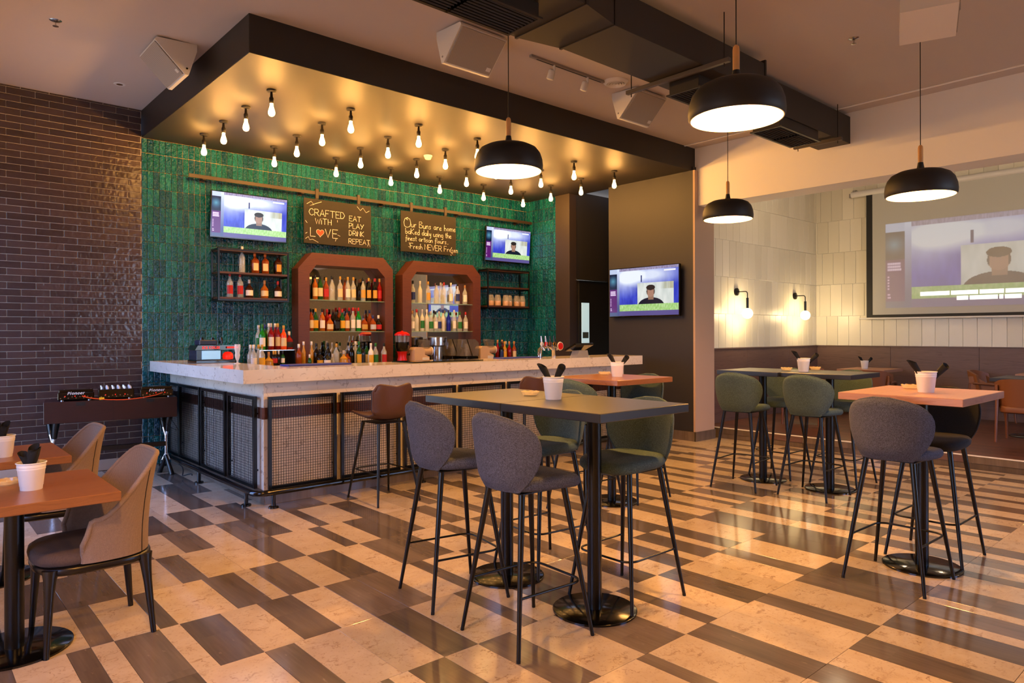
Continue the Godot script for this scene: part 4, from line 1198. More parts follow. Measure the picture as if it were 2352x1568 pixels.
# curved upholstered shell: hw(w) half-width over height, place(z, w) gives the face point, th its thickness
func shell(mb: MB, hw: Callable, place: Callable, th: Callable, nu := 20, nw := 24) -> Array:
	var inner := []; var outer := []; var edge := []
	for i in nw + 1:
		var w := float(i) / nw
		var ra := []; var rb := []
		for j in nu + 1:
			var u := -1.0 + 2.0 * j / nu
			var z: float = u * hw.call(w)
			var p: Vector3 = place.call(z, w)
			var q: Vector3 = place.call(z + 0.004, w) - place.call(z - 0.004, w)
			var d := q.cross(Vector3(0, 1, 0)).normalized()
			if d.x > 0: d = -d
			ra.append(p); rb.append(p + d * th.call(u, w))
		inner.append(ra); outer.append(rb)
	mb.grid(inner, true); mb.grid(outer, false)
	var loop := []
	for j in nu + 1: loop.append([inner[0][j], outer[0][j]])
	for i in range(1, nw + 1): loop.append([inner[i][nu], outer[i][nu]])
	for j in range(nu - 1, -1, -1): loop.append([inner[nw][j], outer[nw][j]])
	for i in range(nw - 1, 0, -1): loop.append([inner[i][0], outer[i][0]])
	var mid: Vector3 = (inner[nw / 2][nu / 2] + outer[nw / 2][nu / 2]) * 0.5
	for k in loop.size():
		var e: Array = loop[k]; var f: Array = loop[(k + 1) % loop.size()]
		mb.qo(e[0], f[0], f[1], e[1], e[0] - mid)
		edge.append((e[0] + e[1]) * 0.5)
	return edge

func stool_legs(o: Node3D, fx: float, fz: float, top: float, ring_y: float) -> void:
	var tops := []
	for s in [[1, 1], [1, -1], [-1, -1], [-1, 1]]:
		var a := Vector3(s[0] * 0.135, top, s[1] * 0.13); var b := Vector3(s[0] * fx, 0, s[1] * fz)
		var leg := part(o, "leg", MB.new().tube([a, b + (a - b).normalized() * 0.012], [0.0165, 0.0095], 12), M.black_metal)
		part(leg, "foot_cap", MB.new().tube([b + (a - b).normalized() * 0.013, b], [0.0102, 0.0095], 10), M.rubber)
		tops.append([a, b])
	# foot rest: open at the back, rounded at the front
	var at := func(i: int) -> Vector3:
		var a: Vector3 = tops[i][0]; var b: Vector3 = tops[i][1]
		return b.lerp(a, ring_y / top)
	var p0: Vector3 = at.call(3); var p1: Vector3 = at.call(0); var p2: Vector3 = at.call(1); var p3: Vector3 = at.call(2)
	var pts := [p0]
	var r := 0.07
	for k in 6:
		var t := k / 5.0 * PI / 2
		pts.append(Vector3(p1.x + 0.012 - r + r * sin(t), ring_y, p1.z - r + r * cos(t)))
	for k in 6:
		var t := k / 5.0 * PI / 2
		pts.append(Vector3(p2.x + 0.012 - r + r * cos(t), ring_y, p2.z + r - r * sin(t)))
	pts.append(p3)
	part(o, "foot_rest", MB.new().tube(pts, 0.0065, 8), M.black_metal)

func make_stool(m: Material, key: String) -> Node3D:
	var o := thing("bar_stool", "", "stool")
	o.set_meta("base_name", "bar_stool")
	stool_legs(o, 0.236, 0.228, 0.735, 0.27)
	part(o, "seat_frame", MB.new().box(Vector3(0, 0.738, 0), Vector3(0.30, 0.008, 0.29), 0.002), M.black_metal)
	var seat := MB.new()
	cushion(seat, Vector3(0.025, 0, 0), 0.225, 0.212, [[0.02, 0.745], [0.80, 0.745], [0.93, 0.750], [0.985, 0.764], [1.0, 0.780], [0.985, 0.795], [0.93, 0.806], [0.80, 0.811], [0.4, 0.806], [0.02, 0.804]], 0.6, 0.022, 0.12)
	part(o, "seat", seat, m)
	var hws := [0.135, 0.165, 0.19, 0.207, 0.219, 0.226, 0.229, 0.227, 0.219, 0.203, 0.178, 0.13, 0.045]
	var hw := func(w: float) -> float:
		var f := w * 12.0; var i := mini(int(f), 11)
		return lerpf(hws[i], hws[i + 1], f - i)
	var place := func(z: float, w: float) -> Vector3:
		var y := 0.752 + 0.362 * sin(w * PI * 0.5) * 0.35 + 0.362 * w * 0.65
		return Vector3(-0.185 - 0.055 * w + 0.11 * pow(absf(z) / 0.229, 2.2), y, z)
	var th := func(u: float, w: float) -> float: return 0.016 + 0.026 * (1.0 - pow(absf(u), 5)) * (1.0 - pow(absf(2 * w - 1), 7))
	var back := MB.new()
	var edge := shell(back, hw, place, th)
	var bk := part(o, "backrest", back, m)
	part(bk, "piping", MB.new().tube(edge, 0.0085, 6, true), m)
	cache[key] = o
	return o

func make_leather_stool() -> Node3D:
	var o := thing("leather_stool", "", "stool")
	o.set_meta("base_name", "leather_stool")
	stool_legs(o, 0.265, 0.215, 0.70, 0.27)
	part(o, "seat_frame", MB.new().box(Vector3(0, 0.705, 0), Vector3(0.30, 0.008, 0.28), 0.002), M.black_metal)
	# one moulded shell: waterfall front, seat, upturned back with a dipped top edge
	var path := [Vector2(0.25, 0.755), Vector2(0.21, 0.765), Vector2(0.12, 0.755), Vector2(0.0, 0.742), Vector2(-0.10, 0.742), Vector2(-0.165, 0.765), Vector2(-0.198, 0.82), Vector2(-0.212, 0.90), Vector2(-0.222, 0.98), Vector2(-0.228, 1.04)]
	var half := [0.17, 0.195, 0.205, 0.205, 0.198, 0.192, 0.192, 0.198, 0.203, 0.185]
	var top := []; var bot := []
	for i in path.size():
		var a := []; var b := []
		var d: Vector2 = (path[mini(i + 1, 9)] - path[maxi(i - 1, 0)]).normalized()
		var nn := Vector2(d.y, -d.x)
		for j in 21:
			var u := -1.0 + j / 10.0
			var z: float = u * half[i]
			var p: Vector2 = path[i]
			var lift := 0.03 * pow(absf(u), 2.5)
			if i >= 6: p.x += lift * 2.0
			else: p.y += lift
			if i == 9: p.y += 0.022 * (absf(u) * 1.6 - 0.7) - 0.05 * pow(absf(u), 12)
			if i == 8: p.y += 0.008 * absf(u)
			var t := 0.016 * (1.0 - 0.6 * pow(absf(u), 6))
			a.append(Vector3(p.x - nn.x * t, p.y - nn.y * t, z)); b.append(Vector3(p.x + nn.x * t, p.y + nn.y * t, z))
		top.append(a); bot.append(b)
	var mb := MB.new()
	mb.grid(top, false); mb.grid(bot, true)
	var L := []
	for j in 21: L.append([top[0][j], bot[0][j]])
	for i in range(1, 10): L.append([top[i][20], bot[i][20]])
	for j in range(19, -1, -1): L.append([top[9][j], bot[9][j]])
	for i in range(8, 0, -1): L.append([top[i][0], bot[i][0]])
	var edge := []
	for k in L.size():
		var e: Array = L[k]; var f: Array = L[(k + 1) % L.size()]
		mb.qo(e[0], f[0], f[1], e[1], (e[0] as Vector3) - Vector3(-0.05, 0.85, 0))
		edge.append(((e[0] as Vector3) + (e[1] as Vector3)) * 0.5)
	var sh := part(o, "moulded_seat", mb, M.leather)
	part(sh, "edge_seam", MB.new().tube(edge, 0.012, 6, true), M.leather)
	var seam := []
	for i in range(4, 10): seam.append((bot[i][10] as Vector3) + Vector3(-0.001, 0, 0))
	part(sh, "back_seam", MB.new().tube(seam, 0.0025, 5), M.seam)
	cache.leather = o
	return o

func put_stool(key: String, x: float, z: float, turn: float, label: String, group: String) -> void:
	var o: Node3D = cache[key]
	if o.get_meta("label") == "":
		o.position = Vector3(x, 0, z); o.rotation.y = turn
		o.set_meta("label", label); o.set_meta("group", group)
	else: copy(o, Vector3(x, 0, z), turn, label, group)

func make_tables_and_stools() -> void:
	high_table(Vector2(2.84, -2.525), 0.725, 0.72, 1.12, M.laminate, "square dark laminate bar table carrying the white bucket in the centre group", "pair of dark tables in the centre")
	high_table(Vector2(2.84, -3.245), 0.725, 0.72, 1.12, M.laminate, "square dark laminate bar table pushed up to its twin, towards the bar", "pair of dark tables in the centre")
	high_table(Vector2(4.93, -1.59), 0.84, 0.70, 1.12, M.oak_pink, "square pale timber bar table in front of the lounge step, with a bucket")
	high_table(Vector2(6.70, -2.955), 0.66, 0.665, 1.12, M.laminate, "square dark laminate bar table by the lounge step, towards the screen", "pair of dark tables by the lounge")
	high_table(Vector2(6.66, -3.62), 0.66, 0.665, 1.12, M.laminate, "square dark laminate bar table by the lounge step, towards the pillar", "pair of dark tables by the lounge")
	high_table(Vector2(4.79, -4.05), 0.76, 0.77, 1.112, M.oak_orange, "square orange timber bar table between the bar and the centre tables")
	make_stool(M.slate_cloth, "slate"); make_stool(M.sage_cloth, "sage"); make_stool(M.charcoal_cloth, "charcoal")
	var g := "upholstered bar stools"
	put_stool("slate", 2.37, -2.56, -0.06, "blue-grey upholstered stool on the window side of the bucket's dark centre table", g)
	put_stool("slate", 2.42, -3.24, -0.18, "blue-grey upholstered stool on the window side of the centre table nearer the bar", g)
	put_stool("sage", 3.138, -2.546, PI, "teal-grey upholstered stool on the lounge side of the bucket's dark centre table", g)
	put_stool("sage", 3.153, -3.234, PI - 0.09, "teal-grey upholstered stool on the lounge side of the centre table nearer the bar", g)
	put_stool("sage", 4.42, -4.03, 0.0, "teal-grey upholstered stool on the window side of the orange timber high table", g)
	put_stool("sage", 5.079, -4.03, PI, "teal-grey upholstered stool on the lounge side of the orange timber high table", g)
	put_stool("sage", 6.228, -3.589, 0.08, "teal-grey upholstered stool on the window side of the step table nearer the pillar", g)
	put_stool("sage", 6.361, -2.955, -0.02, "teal-grey upholstered stool on the window side of the step table nearer the screen", g)
	put_stool("sage", 7.0, -3.61, PI, "teal-grey upholstered stool on the lounge side of the step table nearer the pillar", g)
	put_stool("sage", 7.083, -2.995, PI, "teal-grey upholstered stool on the lounge side of the step table nearer the screen", g)
	put_stool("slate", 4.575, -1.607, -0.02, "blue-grey upholstered stool on the window side of the pale timber high table", g)
	put_stool("charcoal", 5.249, -1.614, PI, "charcoal upholstered stool on the lounge side of the pale timber high table", g)
	make_leather_stool()
	put_stool("leather", 3.33, -5.51, PI / 2, "brown leather bar stool at the bar front, nearest its corner", "leather stools at the bar")
	put_stool("leather", 5.02, -5.45, PI / 2, "brown leather bar stool at the bar front behind the orange timber table", "leather stools at the bar")

# ---------------------------------------------------------------- left corner: low tables, armchairs, music desk
func low_table(at: Vector3, sx: float, sz: float, m: Material, label: String) -> void:
	var o := thing("dining_table", label, "table", at)
	part(o, "table_top", MB.new().box(Vector3(0, 0.738, 0), Vector3(sx, 0.045, sz), 0.003), m)
	part(o, "fixing_plate", MB.new().box(Vector3(0, 0.71, 0), Vector3(0.40, 0.01, 0.40), 0.002), M.black_metal)
	part(o, "pole", MB.new().lathe([Vector2(0.04, 0.012), Vector2(0.04, 0.715)], 24), M.black_metal)
	part(o, "base", MB.new().lathe([Vector2(0, 0.014), Vector2(0.235, 0.0135), Vector2(0.24, 0.009), Vector2(0.24, 0)], 48), M.black_gloss)

func armchair(at: Vector3, turn: float, label: String) -> void:
	if cache.has("armchair"):
		copy(cache.armchair, at, turn, label); return
	var o := thing("armchair", label, "chair", at, turn, "linen armchairs at the left tables")
	o.set_meta("base_name", "armchair"); cache.armchair = o
	# four tapered legs that grow out of a black seat frame; local front is +x
	for s in [[1, 1], [1, -1], [-1, 1], [-1, -1]]:
		var a := Vector3(s[0] * 0.20, 0.40, s[1] * 0.20); var b := Vector3(s[0] * 0.228 - 0.006, 0.0, s[1] * 0.228)
		part(o, "leg", MB.new().tube([a, a.lerp(b, 0.12), a.lerp(b, 0.35), b], [0.036, 0.027, 0.020, 0.013], 12), M.black_wood)
	var fr := MB.new()
	cushion(fr, Vector3(0, 0, 0), 0.255, 0.25, [[0.02, 0.365], [0.93, 0.365], [1.0, 0.378], [1.0, 0.400], [0.95, 0.408], [0.02, 0.408]], 0.62)
	part(o, "seat_frame", fr, M.black_wood)
	var seat := MB.new()
	cushion(seat, Vector3(0.01, 0, 0), 0.252, 0.235, [[0.02, 0.405], [0.93, 0.405], [0.985, 0.415], [1.0, 0.435], [0.98, 0.458], [0.90, 0.472], [0.5, 0.476], [0.02, 0.474]], 0.62)
	part(o, "seat", seat, M.linen_grey)
	# wrap-around shell: arc position s from front of one arm round the back to the other
	var rows_in := []; var rows_out := []
	var N := 40; var K := 16
	for i in N + 1:
		var s := -1.0 + 2.0 * i / N
		var a := s * 2.05
		var hgt: float = 0.20 + 0.30 * pow(clampf(cos(a * 0.5 * PI / 2.05 * 0.98), 0, 1), 1.0)
		# high back, arms that fall away in a curve
		var t := absf(s)
		var f := 1.0 - smoothstep(0.24, 0.80, t)
		hgt = 0.20 + 0.275 * f
		hgt *= 1.0 - 0.55 * smoothstep(0.88, 1.0, t)
		var ra := []; var rb := []
		for k in K + 1:
			var w := float(k) / K
			var lean := 0.055 * w * w * (0.4 + 0.6 * f)
			var rr := 0.232 + lean
			var cx := -cos(a); var cz := sin(a)
			var sq := pow(pow(absf(cx), 2.8) + pow(absf(cz), 2.8), -1.0 / 2.8)
			var p := Vector3(cx * rr * sq, 0.412 + hgt * w, cz * rr * sq * 1.02)
			if p.x > 0: p.x *= 0.62
			var nn := Vector3(cx, 0, cz).normalized()
			var th := 0.034 - 0.012 * w
			ra.append(p - nn * th * 0.5); rb.append(p + nn * th * 0.5)
		rows_in.append(ra); rows_out.append(rb)
	var mb := MB.new()
	mb.grid(rows_in, true); mb.grid(rows_out, false)
	var L := []
	for i in N + 1: L.append([rows_in[i][K], rows_out[i][K]])
	for i in N: mb.qo(L[i][0], L[i + 1][0], L[i + 1][1], L[i][1], Vector3.UP)
	for e in [0, N]:
		for k in K: mb.qo(rows_in[e][k], rows_in[e][k + 1], rows_out[e][k + 1], rows_out[e][k], Vector3(1, 0, 0))
	var sh := part(o, "shell", mb, M.linen)
	var pts := []
	for k in K + 1: pts.append(((rows_in[0][k] as Vector3) + rows_out[0][k]) * 0.5)
	for i in range(1, N): pts.append(((L[i][0] as Vector3) + L[i][1]) * 0.5)
	for k in range(K, -1, -1): pts.append(((rows_in[N][k] as Vector3) + rows_out[N][k]) * 0.5)
	part(sh, "welt", MB.new().tube(pts, 0.0135, 8), M.linen)
	for i in [int(N * 0.30), int(N * 0.70)]:
		var q := []
		for k in K + 1: q.append((rows_out[i][k] as Vector3) * Vector3(1.002, 1, 1.002))
		part(sh, "seam", MB.new().tube(q, 0.0022, 5), M.black_wood)

func make_left_corner() -> void:
	low_table(Vector3(0.428, 0, -4.06), 0.75, 0.75, M.oak_orange, "orange timber dining table standing farther from the brick wall, with an ashtray")
	low_table(Vector3(0.44, 0, -5.33), 0.75, 0.70, M.oak_orange, "orange timber dining table closer to the music desk and the brick wall")
	armchair(Vector3(0.745, 0, -4.06), PI, "linen armchair with black legs at the dining table farther from the brick wall")
	armchair(Vector3(0.755, 0, -5.33), PI, "linen armchair with black legs at the dining table beside the music desk")
	# music desk: plum timber box on trestles of timber and chrome
	var o := thing("music_desk", "long plum timber desk on chrome trestle legs carrying music decks", "desk", Vector3(1.7, 0, -8.17), -0.17)
	part(o, "desk_box", MB.new().mm(Vector3(-0.59, 0.63, -0.24), Vector3(0.59, 0.84, 0.20), 0.004), M.plum_wood)
	part(o, "front_joint", MB.new().mm(Vector3(-0.002, 0.632, 0.1995), Vector3(0.001, 0.838, 0.2012)), M.near_black)
	part(o, "cable_port", MB.new().mm(Vector3(-0.32, 0.795, 0.199), Vector3(-0.24, 0.83, 0.2015)).mm(Vector3(0.30, 0.80, 0.199), Vector3(0.37, 0.835, 0.2015)), M.near_black)
	for x in [-0.52, 0.50]:
		for s in [-1, 1]:
			part(o, "upper_leg", MB.new().tube([Vector3(x + s * 0.03, 0.63, -0.02 + s * 0.06), Vector3(x + s * 0.012, 0.46, -0.02 + s * 0.02)], [0.034, 0.024], 4), M.black_wood)
			part(o, "lower_leg", MB.new().tube([Vector3(x, 0.20, -0.02), Vector3(x + s * 0.05, 0.0, -0.02 + s * 0.10)], [0.022, 0.032], 4), M.black_wood)
		part(o, "chrome_fork", MB.new().tube([Vector3(x - 0.022, 0.50, -0.04), Vector3(x, 0.41, -0.02), Vector3(x, 0.22, -0.02), Vector3(x - 0.03, 0.15, -0.04)], 0.014, 8).tube([Vector3(x + 0.022, 0.50, 0.0), Vector3(x + 0.004, 0.41, -0.02), Vector3(x + 0.004, 0.22, -0.02), Vector3(x + 0.03, 0.15, 0.0)], 0.014, 8), M.chrome)
	part(o, "stretcher", MB.new().mm(Vector3(-0.52, 0.30, -0.035), Vector3(0.50, 0.35, -0.005), 0.003), M.black_wood)
	# decks, mixer
	var gm := func(n_: String, label: String, x: float, w: float, kind: int) -> void:
		var p := Vector3(1.7, 0.84, -8.17) + Vector3(x, 0, 0).rotated(Vector3.UP, -0.17)
		var d := thing(n_, label, "music deck" if kind == 0 else "mixer", p, -0.17)
		var hh := 0.085 if kind == 0 else 0.105
		part(d, "case", MB.new().mm(Vector3(-w * 0.5, 0.012, -0.20), Vector3(w * 0.5, hh, 0.16), 0.006), M.black_gloss)
		for sx in [-1, 1]:
			for sz in [-0.16, 0.12]: part(d, "foot", MB.new().lathe([Vector2(0.018, 0.014), Vector2(0.018, 0.0), Vector2(0, 0)], 10, Vector3(sx * (w * 0.5 - 0.04), 0, sz)), M.steel)
		var sock := MB.new(); var leds := MB.new()
		for k in 9: sock.lathe([Vector2(0.006, 0), Vector2(0.006, 0.008), Vector2(0, 0.008)], 8, Vector3(lerpf(-w * 0.42, w * 0.42, k / 8.0), 0.032 + 0.012 * (k % 2), 0.16), Basis(Vector3(1, 0, 0), PI / 2))
		part(d, "sockets", sock, M.steel)
		for k in 3: leds.box(Vector3(-w * 0.3 + k * w * 0.27, 0.05, 0.163), Vector3(0.008, 0.008, 0.004))
		part(d, "status_lights", leds, M.red_led)
		if kind == 0:
			part(d, "jog_wheel", MB.new().lathe([Vector2(0, 0.026), Vector2(0.085, 0.024), Vector2(0.10, 0.014), Vector2(0.105, 0)], 32, Vector3(0, hh, -0.06)), M.steel)
			part(d, "top_hood", MB.new().mm(Vector3(-w * 0.5 + 0.01, hh, 0.06), Vector3(w * 0.5 - 0.01, hh + 0.03, 0.155), 0.004), M.black_gloss)
			var tm := TextMesh.new(); tm.text = "Pioneer"; tm.font = font("Droid Sans", 700); tm.font_size = 24; tm.pixel_size = 0.00165; tm.depth = 0.002
			var tx := part(d, "lettering", tm, M.white_plastic, Vector3(0, hh - 0.006, 0.1615))
			tx.basis = Basis(Vector3(1, 0, 0), Vector3(0.25, 1, 0), Vector3(0, 0, 1))
		else:
			for r in 4:
				for k in 6:
					part(d, "knob", MB.new().lathe([Vector2(0, 0.022), Vector2(0.009, 0.022), Vector2(0.012, 0)], 10, Vector3(lerpf(-w * 0.4, w * 0.4, k / 5.0), hh, lerpf(-0.15, 0.12, r / 3.0))), M.chrome if k % 2 == 0 else M.white_plastic)
	gm.call("music_deck", "black music deck with white lettering at the left end of the plum desk", -0.32, 0.31, 0)
	gm.call("audio_mixer", "black mixer with rows of shiny knobs between the two decks", 0.03, 0.32, 1)
	gm.call("music_deck", "black music deck with white lettering at the bar end of the plum desk", 0.40, 0.31, 0)
	var cab := []
	for k in 13:
		var f := k / 12.0
		cab.append(Vector3(1.7, 0.88 - 0.045 * sin(f * PI) - (0.0 if k > 0 and k < 12 else -0.01), -8.17) + Vector3(lerpf(-0.27, 0.45, f), 0, 0.185 + 0.012 * sin(f * PI)).rotated(Vector3.UP, -0.17))
	solid("signal_cable", MB.new().tube(cab, 0.005, 6), M.orange_cable, "orange cable sagging between the two music decks", "cable")
	var p2 := Vector3(1.7, 0.855, -8.17) + Vector3(-0.1, 0, 0.19).rotated(Vector3.UP, -0.17)
	solid("cable_tag", MB.new().box(Vector3.ZERO, Vector3(0.045, 0.026, 0.003), 0.0, Basis(Vector3(1, 0, 0), -0.6)), M.yellow, "small yellow tag in front of the mixer", "tag", "", p2)
	for i in 2:
		var w := []
		for k in 12:
			var f := k / 11.0
			w.append(Vector3(1.95 + 0.30 * f + 0.02 * i, 0.84 - 0.36 * f + 0.05 * sin(f * PI) * (i * 2 - 1), -7.93 + 0.02 * f + 0.006 * i))
		solid("thin_cable", MB.new().tube(w, 0.0025, 5), M.rubber, "thin black cable hanging from the music desk towards the bar", "cable", "thin cables of the music desk")

# ---------------------------------------------------------------- lounge
func lounge_chair(at: Vector3, turn: float, label: String) -> void:
	if cache.has("lounge_chair"):
		copy(cache.lounge_chair, at, turn, label); return
	var o := thing("lounge_chair", label, "chair", at, turn, "tan leather lounge chairs")
	o.set_meta("base_name", "lounge_chair"); cache.lounge_chair = o
	for s in [[1, 1], [1, -1], [-1, 1], [-1, -1]]:
		var a := Vector3(s[0] * 0.20, 0.42 if s[0] > 0 else 0.60, s[1] * 0.25); var b := Vector3(s[0] * 0.25, 0, s[1] * 0.255)
		part(o, "leg", MB.new().tube([a, b], [0.022, 0.014], 10), M.walnut)
	var seat := MB.new()
	cushion(seat, Vector3(0.02, 0, 0), 0.25, 0.25, [[0.02, 0.36], [0.95, 0.36], [1.0, 0.38], [1.0, 0.43], [0.95, 0.455], [0.02, 0.46]], 0.45)
	part(o, "seat", seat, M.tan_leather)
	var hw := func(_w: float) -> float: return 0.27
	var place := func(z: float, w: float) -> Vector3: return Vector3(-0.20 - 0.06 * w + 0.16 * pow(absf(z) / 0.27, 3.0), 0.44 + 0.34 * w - 0.06 * pow(absf(z) / 0.27, 4.0) * w, z)
	var th := func(_u: float, _w: float) -> float: return 0.035
	var bk := MB.new()
	shell(bk, hw, place, th, 16, 8)
	part(o, "backrest", bk, M.tan_leather)
	for s in [-1, 1]:
		part(o, "arm_panel", MB.new().prism(PackedVector2Array([Vector2(-0.20, 0.42), Vector2(0.20, 0.42), Vector2(0.20, 0.58), Vector2(0.02, 0.60), Vector2(-0.14, 0.70), Vector2(-0.22, 0.70)]), s * 0.255 - 0.012, s * 0.255 + 0.012), M.tan_leather)
		part(o, "armrest", MB.new().tube([Vector3(-0.16, 0.60, s * 0.285), Vector3(0.05, 0.595, s * 0.29), Vector3(0.21, 0.575, s * 0.28), Vector3(0.22, 0.40, s * 0.262)], [0.016, 0.022, 0.02, 0.016], 10), M.walnut)

func make_raised_area() -> void:
	var b := "low table in the lounge"
	low_table(Vector3(11.9, 0.15, -4.60), 0.80, 0.72, M.oak_pink, "pale timber lounge table with a small bucket, near the corner")
	low_table(Vector3(10.95, 0.15, -2.25), 0.80, 0.72, M.laminate, "dark laminate lounge table in front of the projection screen")
	low_table(Vector3(12.15, 0.15, -2.25), 0.70, 0.72, M.oak_pink, "pale timber lounge table against the wainscot under the projection screen")
	lounge_chair(Vector3(11.25, 0.15, -4.30), 0.15, "tan leather lounge chair beside the pale timber table near the corner")
	lounge_chair(Vector3(11.75, 0.15, -5.30), -PI / 2, "tan leather lounge chair between the pale timber table and the side wall")
	lounge_chair(Vector3(10.15, 0.15, -4.85), 0.2, "tan leather lounge chair behind the dark high tables by the step")
	lounge_chair(Vector3(12.15, 0.15, -2.98), -PI / 2, "tan leather lounge chair against the wainscot under the projection screen")
	lounge_chair(Vector3(10.36, 0.15, -2.18), 0.0, "tan leather lounge chair on the step side of the dark lounge table")
	# unseen lounge downlights, added to put even light on the ivory tiles
	for e in [[Vector3(10.2, CEIL, -4.4), "near the globe wall lamps"], [Vector3(10.6, CEIL, -2.2), "over the dark lounge table"], [Vector3(10.6, CEIL, 0.2), "at the far end of the lounge"]]:
		var dl := thing("added_downlight", "added unseen downlight in the lounge ceiling %s" % e[1], "lamp", e[0])
		part(dl, "trim_ring", MB.new().lathe([Vector2(0.07, -0.006), Vector2(0.09, -0.006), Vector2(0.095, 0)], 24), M.white_plastic)
		part(dl, "lens", MB.new().lathe([Vector2(0, -0.004), Vector2(0.07, -0.006)], 24), M.downlight)
		lamp(dl, Vector3(0, -0.09, 0), Color(1.0, 0.88, 0.72), LOUNGE_E, 0.06)
	# wall lamps
	for e in [[9.84, "towards the pillar"], [11.75, "towards the corner"]]:
		var o := thing("wall_lamp", "black wall lamp with a white globe on ivory tiles, %s" % e[1], "lamp", Vector3(e[0], 2.14, -5.794), 0.0, "globe wall lamps")
		part(o, "wall_plate", MB.new().lathe([Vector2(0, 0.03), Vector2(0.055, 0.03), Vector2(0.06, 0.025), Vector2(0.06, 0)], 20, Vector3.ZERO, Basis(Vector3(1, 0, 0), PI / 2)), M.black_metal)
		var arm := [Vector3(0, 0, 0.02), Vector3(0, 0, 0.16)]
		for k in 5: arm.append(Vector3(0, -0.035 + 0.035 * cos(k * PI / 8), 0.16 + 0.035 * sin(k * PI / 8)))
		arm.append(Vector3(0, -0.12, 0.195))
		part(o, "arm", MB.new().tube(arm, 0.008, 8), M.black_metal)
		part(o, "holder", MB.new().lathe([Vector2(0, -0.262), Vector2(0.02, -0.262), Vector2(0.02, -0.10), Vector2(0, -0.10)], 14, Vector3(0, 0, 0.195)), M.black_metal)
		var gl := []
		for k in 13: gl.append(Vector2(0.082 * sin(PI * k / 12.0), -0.34 - 0.082 * cos(PI * k / 12.0)))
		part(o, "globe", MB.new().lathe(gl, 24, Vector3(0, 0, 0.195)), M.globe)
		lamp(o, Vector3(0, -0.34, 0.195), Color(1.0, 0.86, 0.62), SCONCE_E, 0.08)

# ---------------------------------------------------------------- things on the tables
func bucket(at: Vector3, label: String, leans: Array) -> void:
	if cache.has("bucket"): copy(cache.bucket, at, 0.0, label)
	else:
		var o := thing("cutlery_bucket", label, "bucket", at, 0.0, "white cutlery buckets")
		o.set_meta("base_name", "cutlery_bucket"); cache.bucket = o
		part(o, "body", MB.new().lathe([Vector2(0, 0.004), Vector2(0.042, 0.004), Vector2(0.044, 0.0), Vector2(0.0455, 0.002), Vector2(0.047, 0.018), Vector2(0.0485, 0.02), Vector2(0.0565, 0.095), Vector2(0.0585, 0.098), Vector2(0.0585, 0.103), Vector2(0.058, 0.106), Vector2(0.0598, 0.109), Vector2(0.0598, 0.114), Vector2(0.0592, 0.117), Vector2(0.0605, 0.128), Vector2(0.0585, 0.128), Vector2(0.044, 0.008), Vector2(0, 0.008)], 36), M.white_pot)
		part(o, "rim", MB.new().tube(ring(0.0615, 0.129, 36), 0.0028, 8, true), M.white_pot)
	var k := 0
	for e in leans:
		napkin(at, e, label, k); k += 1

func ring(r: float, y: float, n_: int) -> Array:
	var a := []
	for k in n_: a.append(Vector3(r * cos(TAU * k / n_), y, r * sin(TAU * k / n_)))
	return a

func napkin(at: Vector3, e: Array, where: String, k: int) -> void:
	# e: direction of lean in plan, lean, length
	var d := Vector3(cos(e[0]), 0, sin(e[0]))
	var L: float = e[2]
	var a := at + Vector3(0, 0.012, 0) - d * 0.022
	var ax: Vector3 = (Vector3.UP + d * float(e[1])).normalized()
	var u: Vector3 = ax.cross(Vector3(0.3, 0.2, 0.9)).normalized(); var v: Vector3 = ax.cross(u)
	# a cloth rolled up: spiral section, waisted where it was squeezed
	var rows := []
	for i in 9:
		var f := i / 8.0
		var r := 0.0215 * (0.88 + 0.16 * sin(f * 7.0 + k) + 0.16 * f)
		var row := []
		for j in 27:
			var an := j / 26.0 * TAU * 1.25 + f * 0.5
			var rr := r * (1.0 - 0.30 * j / 26.0) * (1.0 + 0.05 * sin(3.0 * an + k))
			row.append(a + ax * (L * f + (0.018 * sin(an + k) if i == 8 else 0.0)) + u * rr * cos(an) + v * rr * sin(an) + d * (0.012 * f * f))
		rows.append(row)
	var mb := MB.new().grid(rows, false)
	mb.tube([a + ax * 0.01, a + ax * (L * 0.93)], 0.0125, 8)
	solid("napkin_roll", mb, M.napkin, "rolled black napkin in the " + where, "napkin", "napkin rolls in the " + where)

func ashtray(at: Vector3, label: String) -> void:
	if cache.has("ashtray"):
		copy(cache.ashtray, at, 0.0, label); return
	var o := thing("ashtray", label, "ashtray", at, 0.0, "round glass ashtrays")
	o.set_meta("base_name", "ashtray"); cache.ashtray = o
	part(o, "dish", MB.new().lathe([Vector2(0, 0), Vector2(0.040, 0), Vector2(0.050, 0.012), Vector2(0.053, 0.026), Vector2(0.046, 0.028), Vector2(0.042, 0.012), Vector2(0.036, 0.006), Vector2(0, 0.006)], 24), M.amber_glass)
	for k in 8: part(o, "rim_lobe", MB.new().box(Vector3(0.05 * cos(TAU * k / 8), 0.026, 0.05 * sin(TAU * k / 8)), Vector3(0.016, 0.010, 0.016), 0.004, Basis(Vector3.UP, -TAU * k / 8)), M.amber_glass)

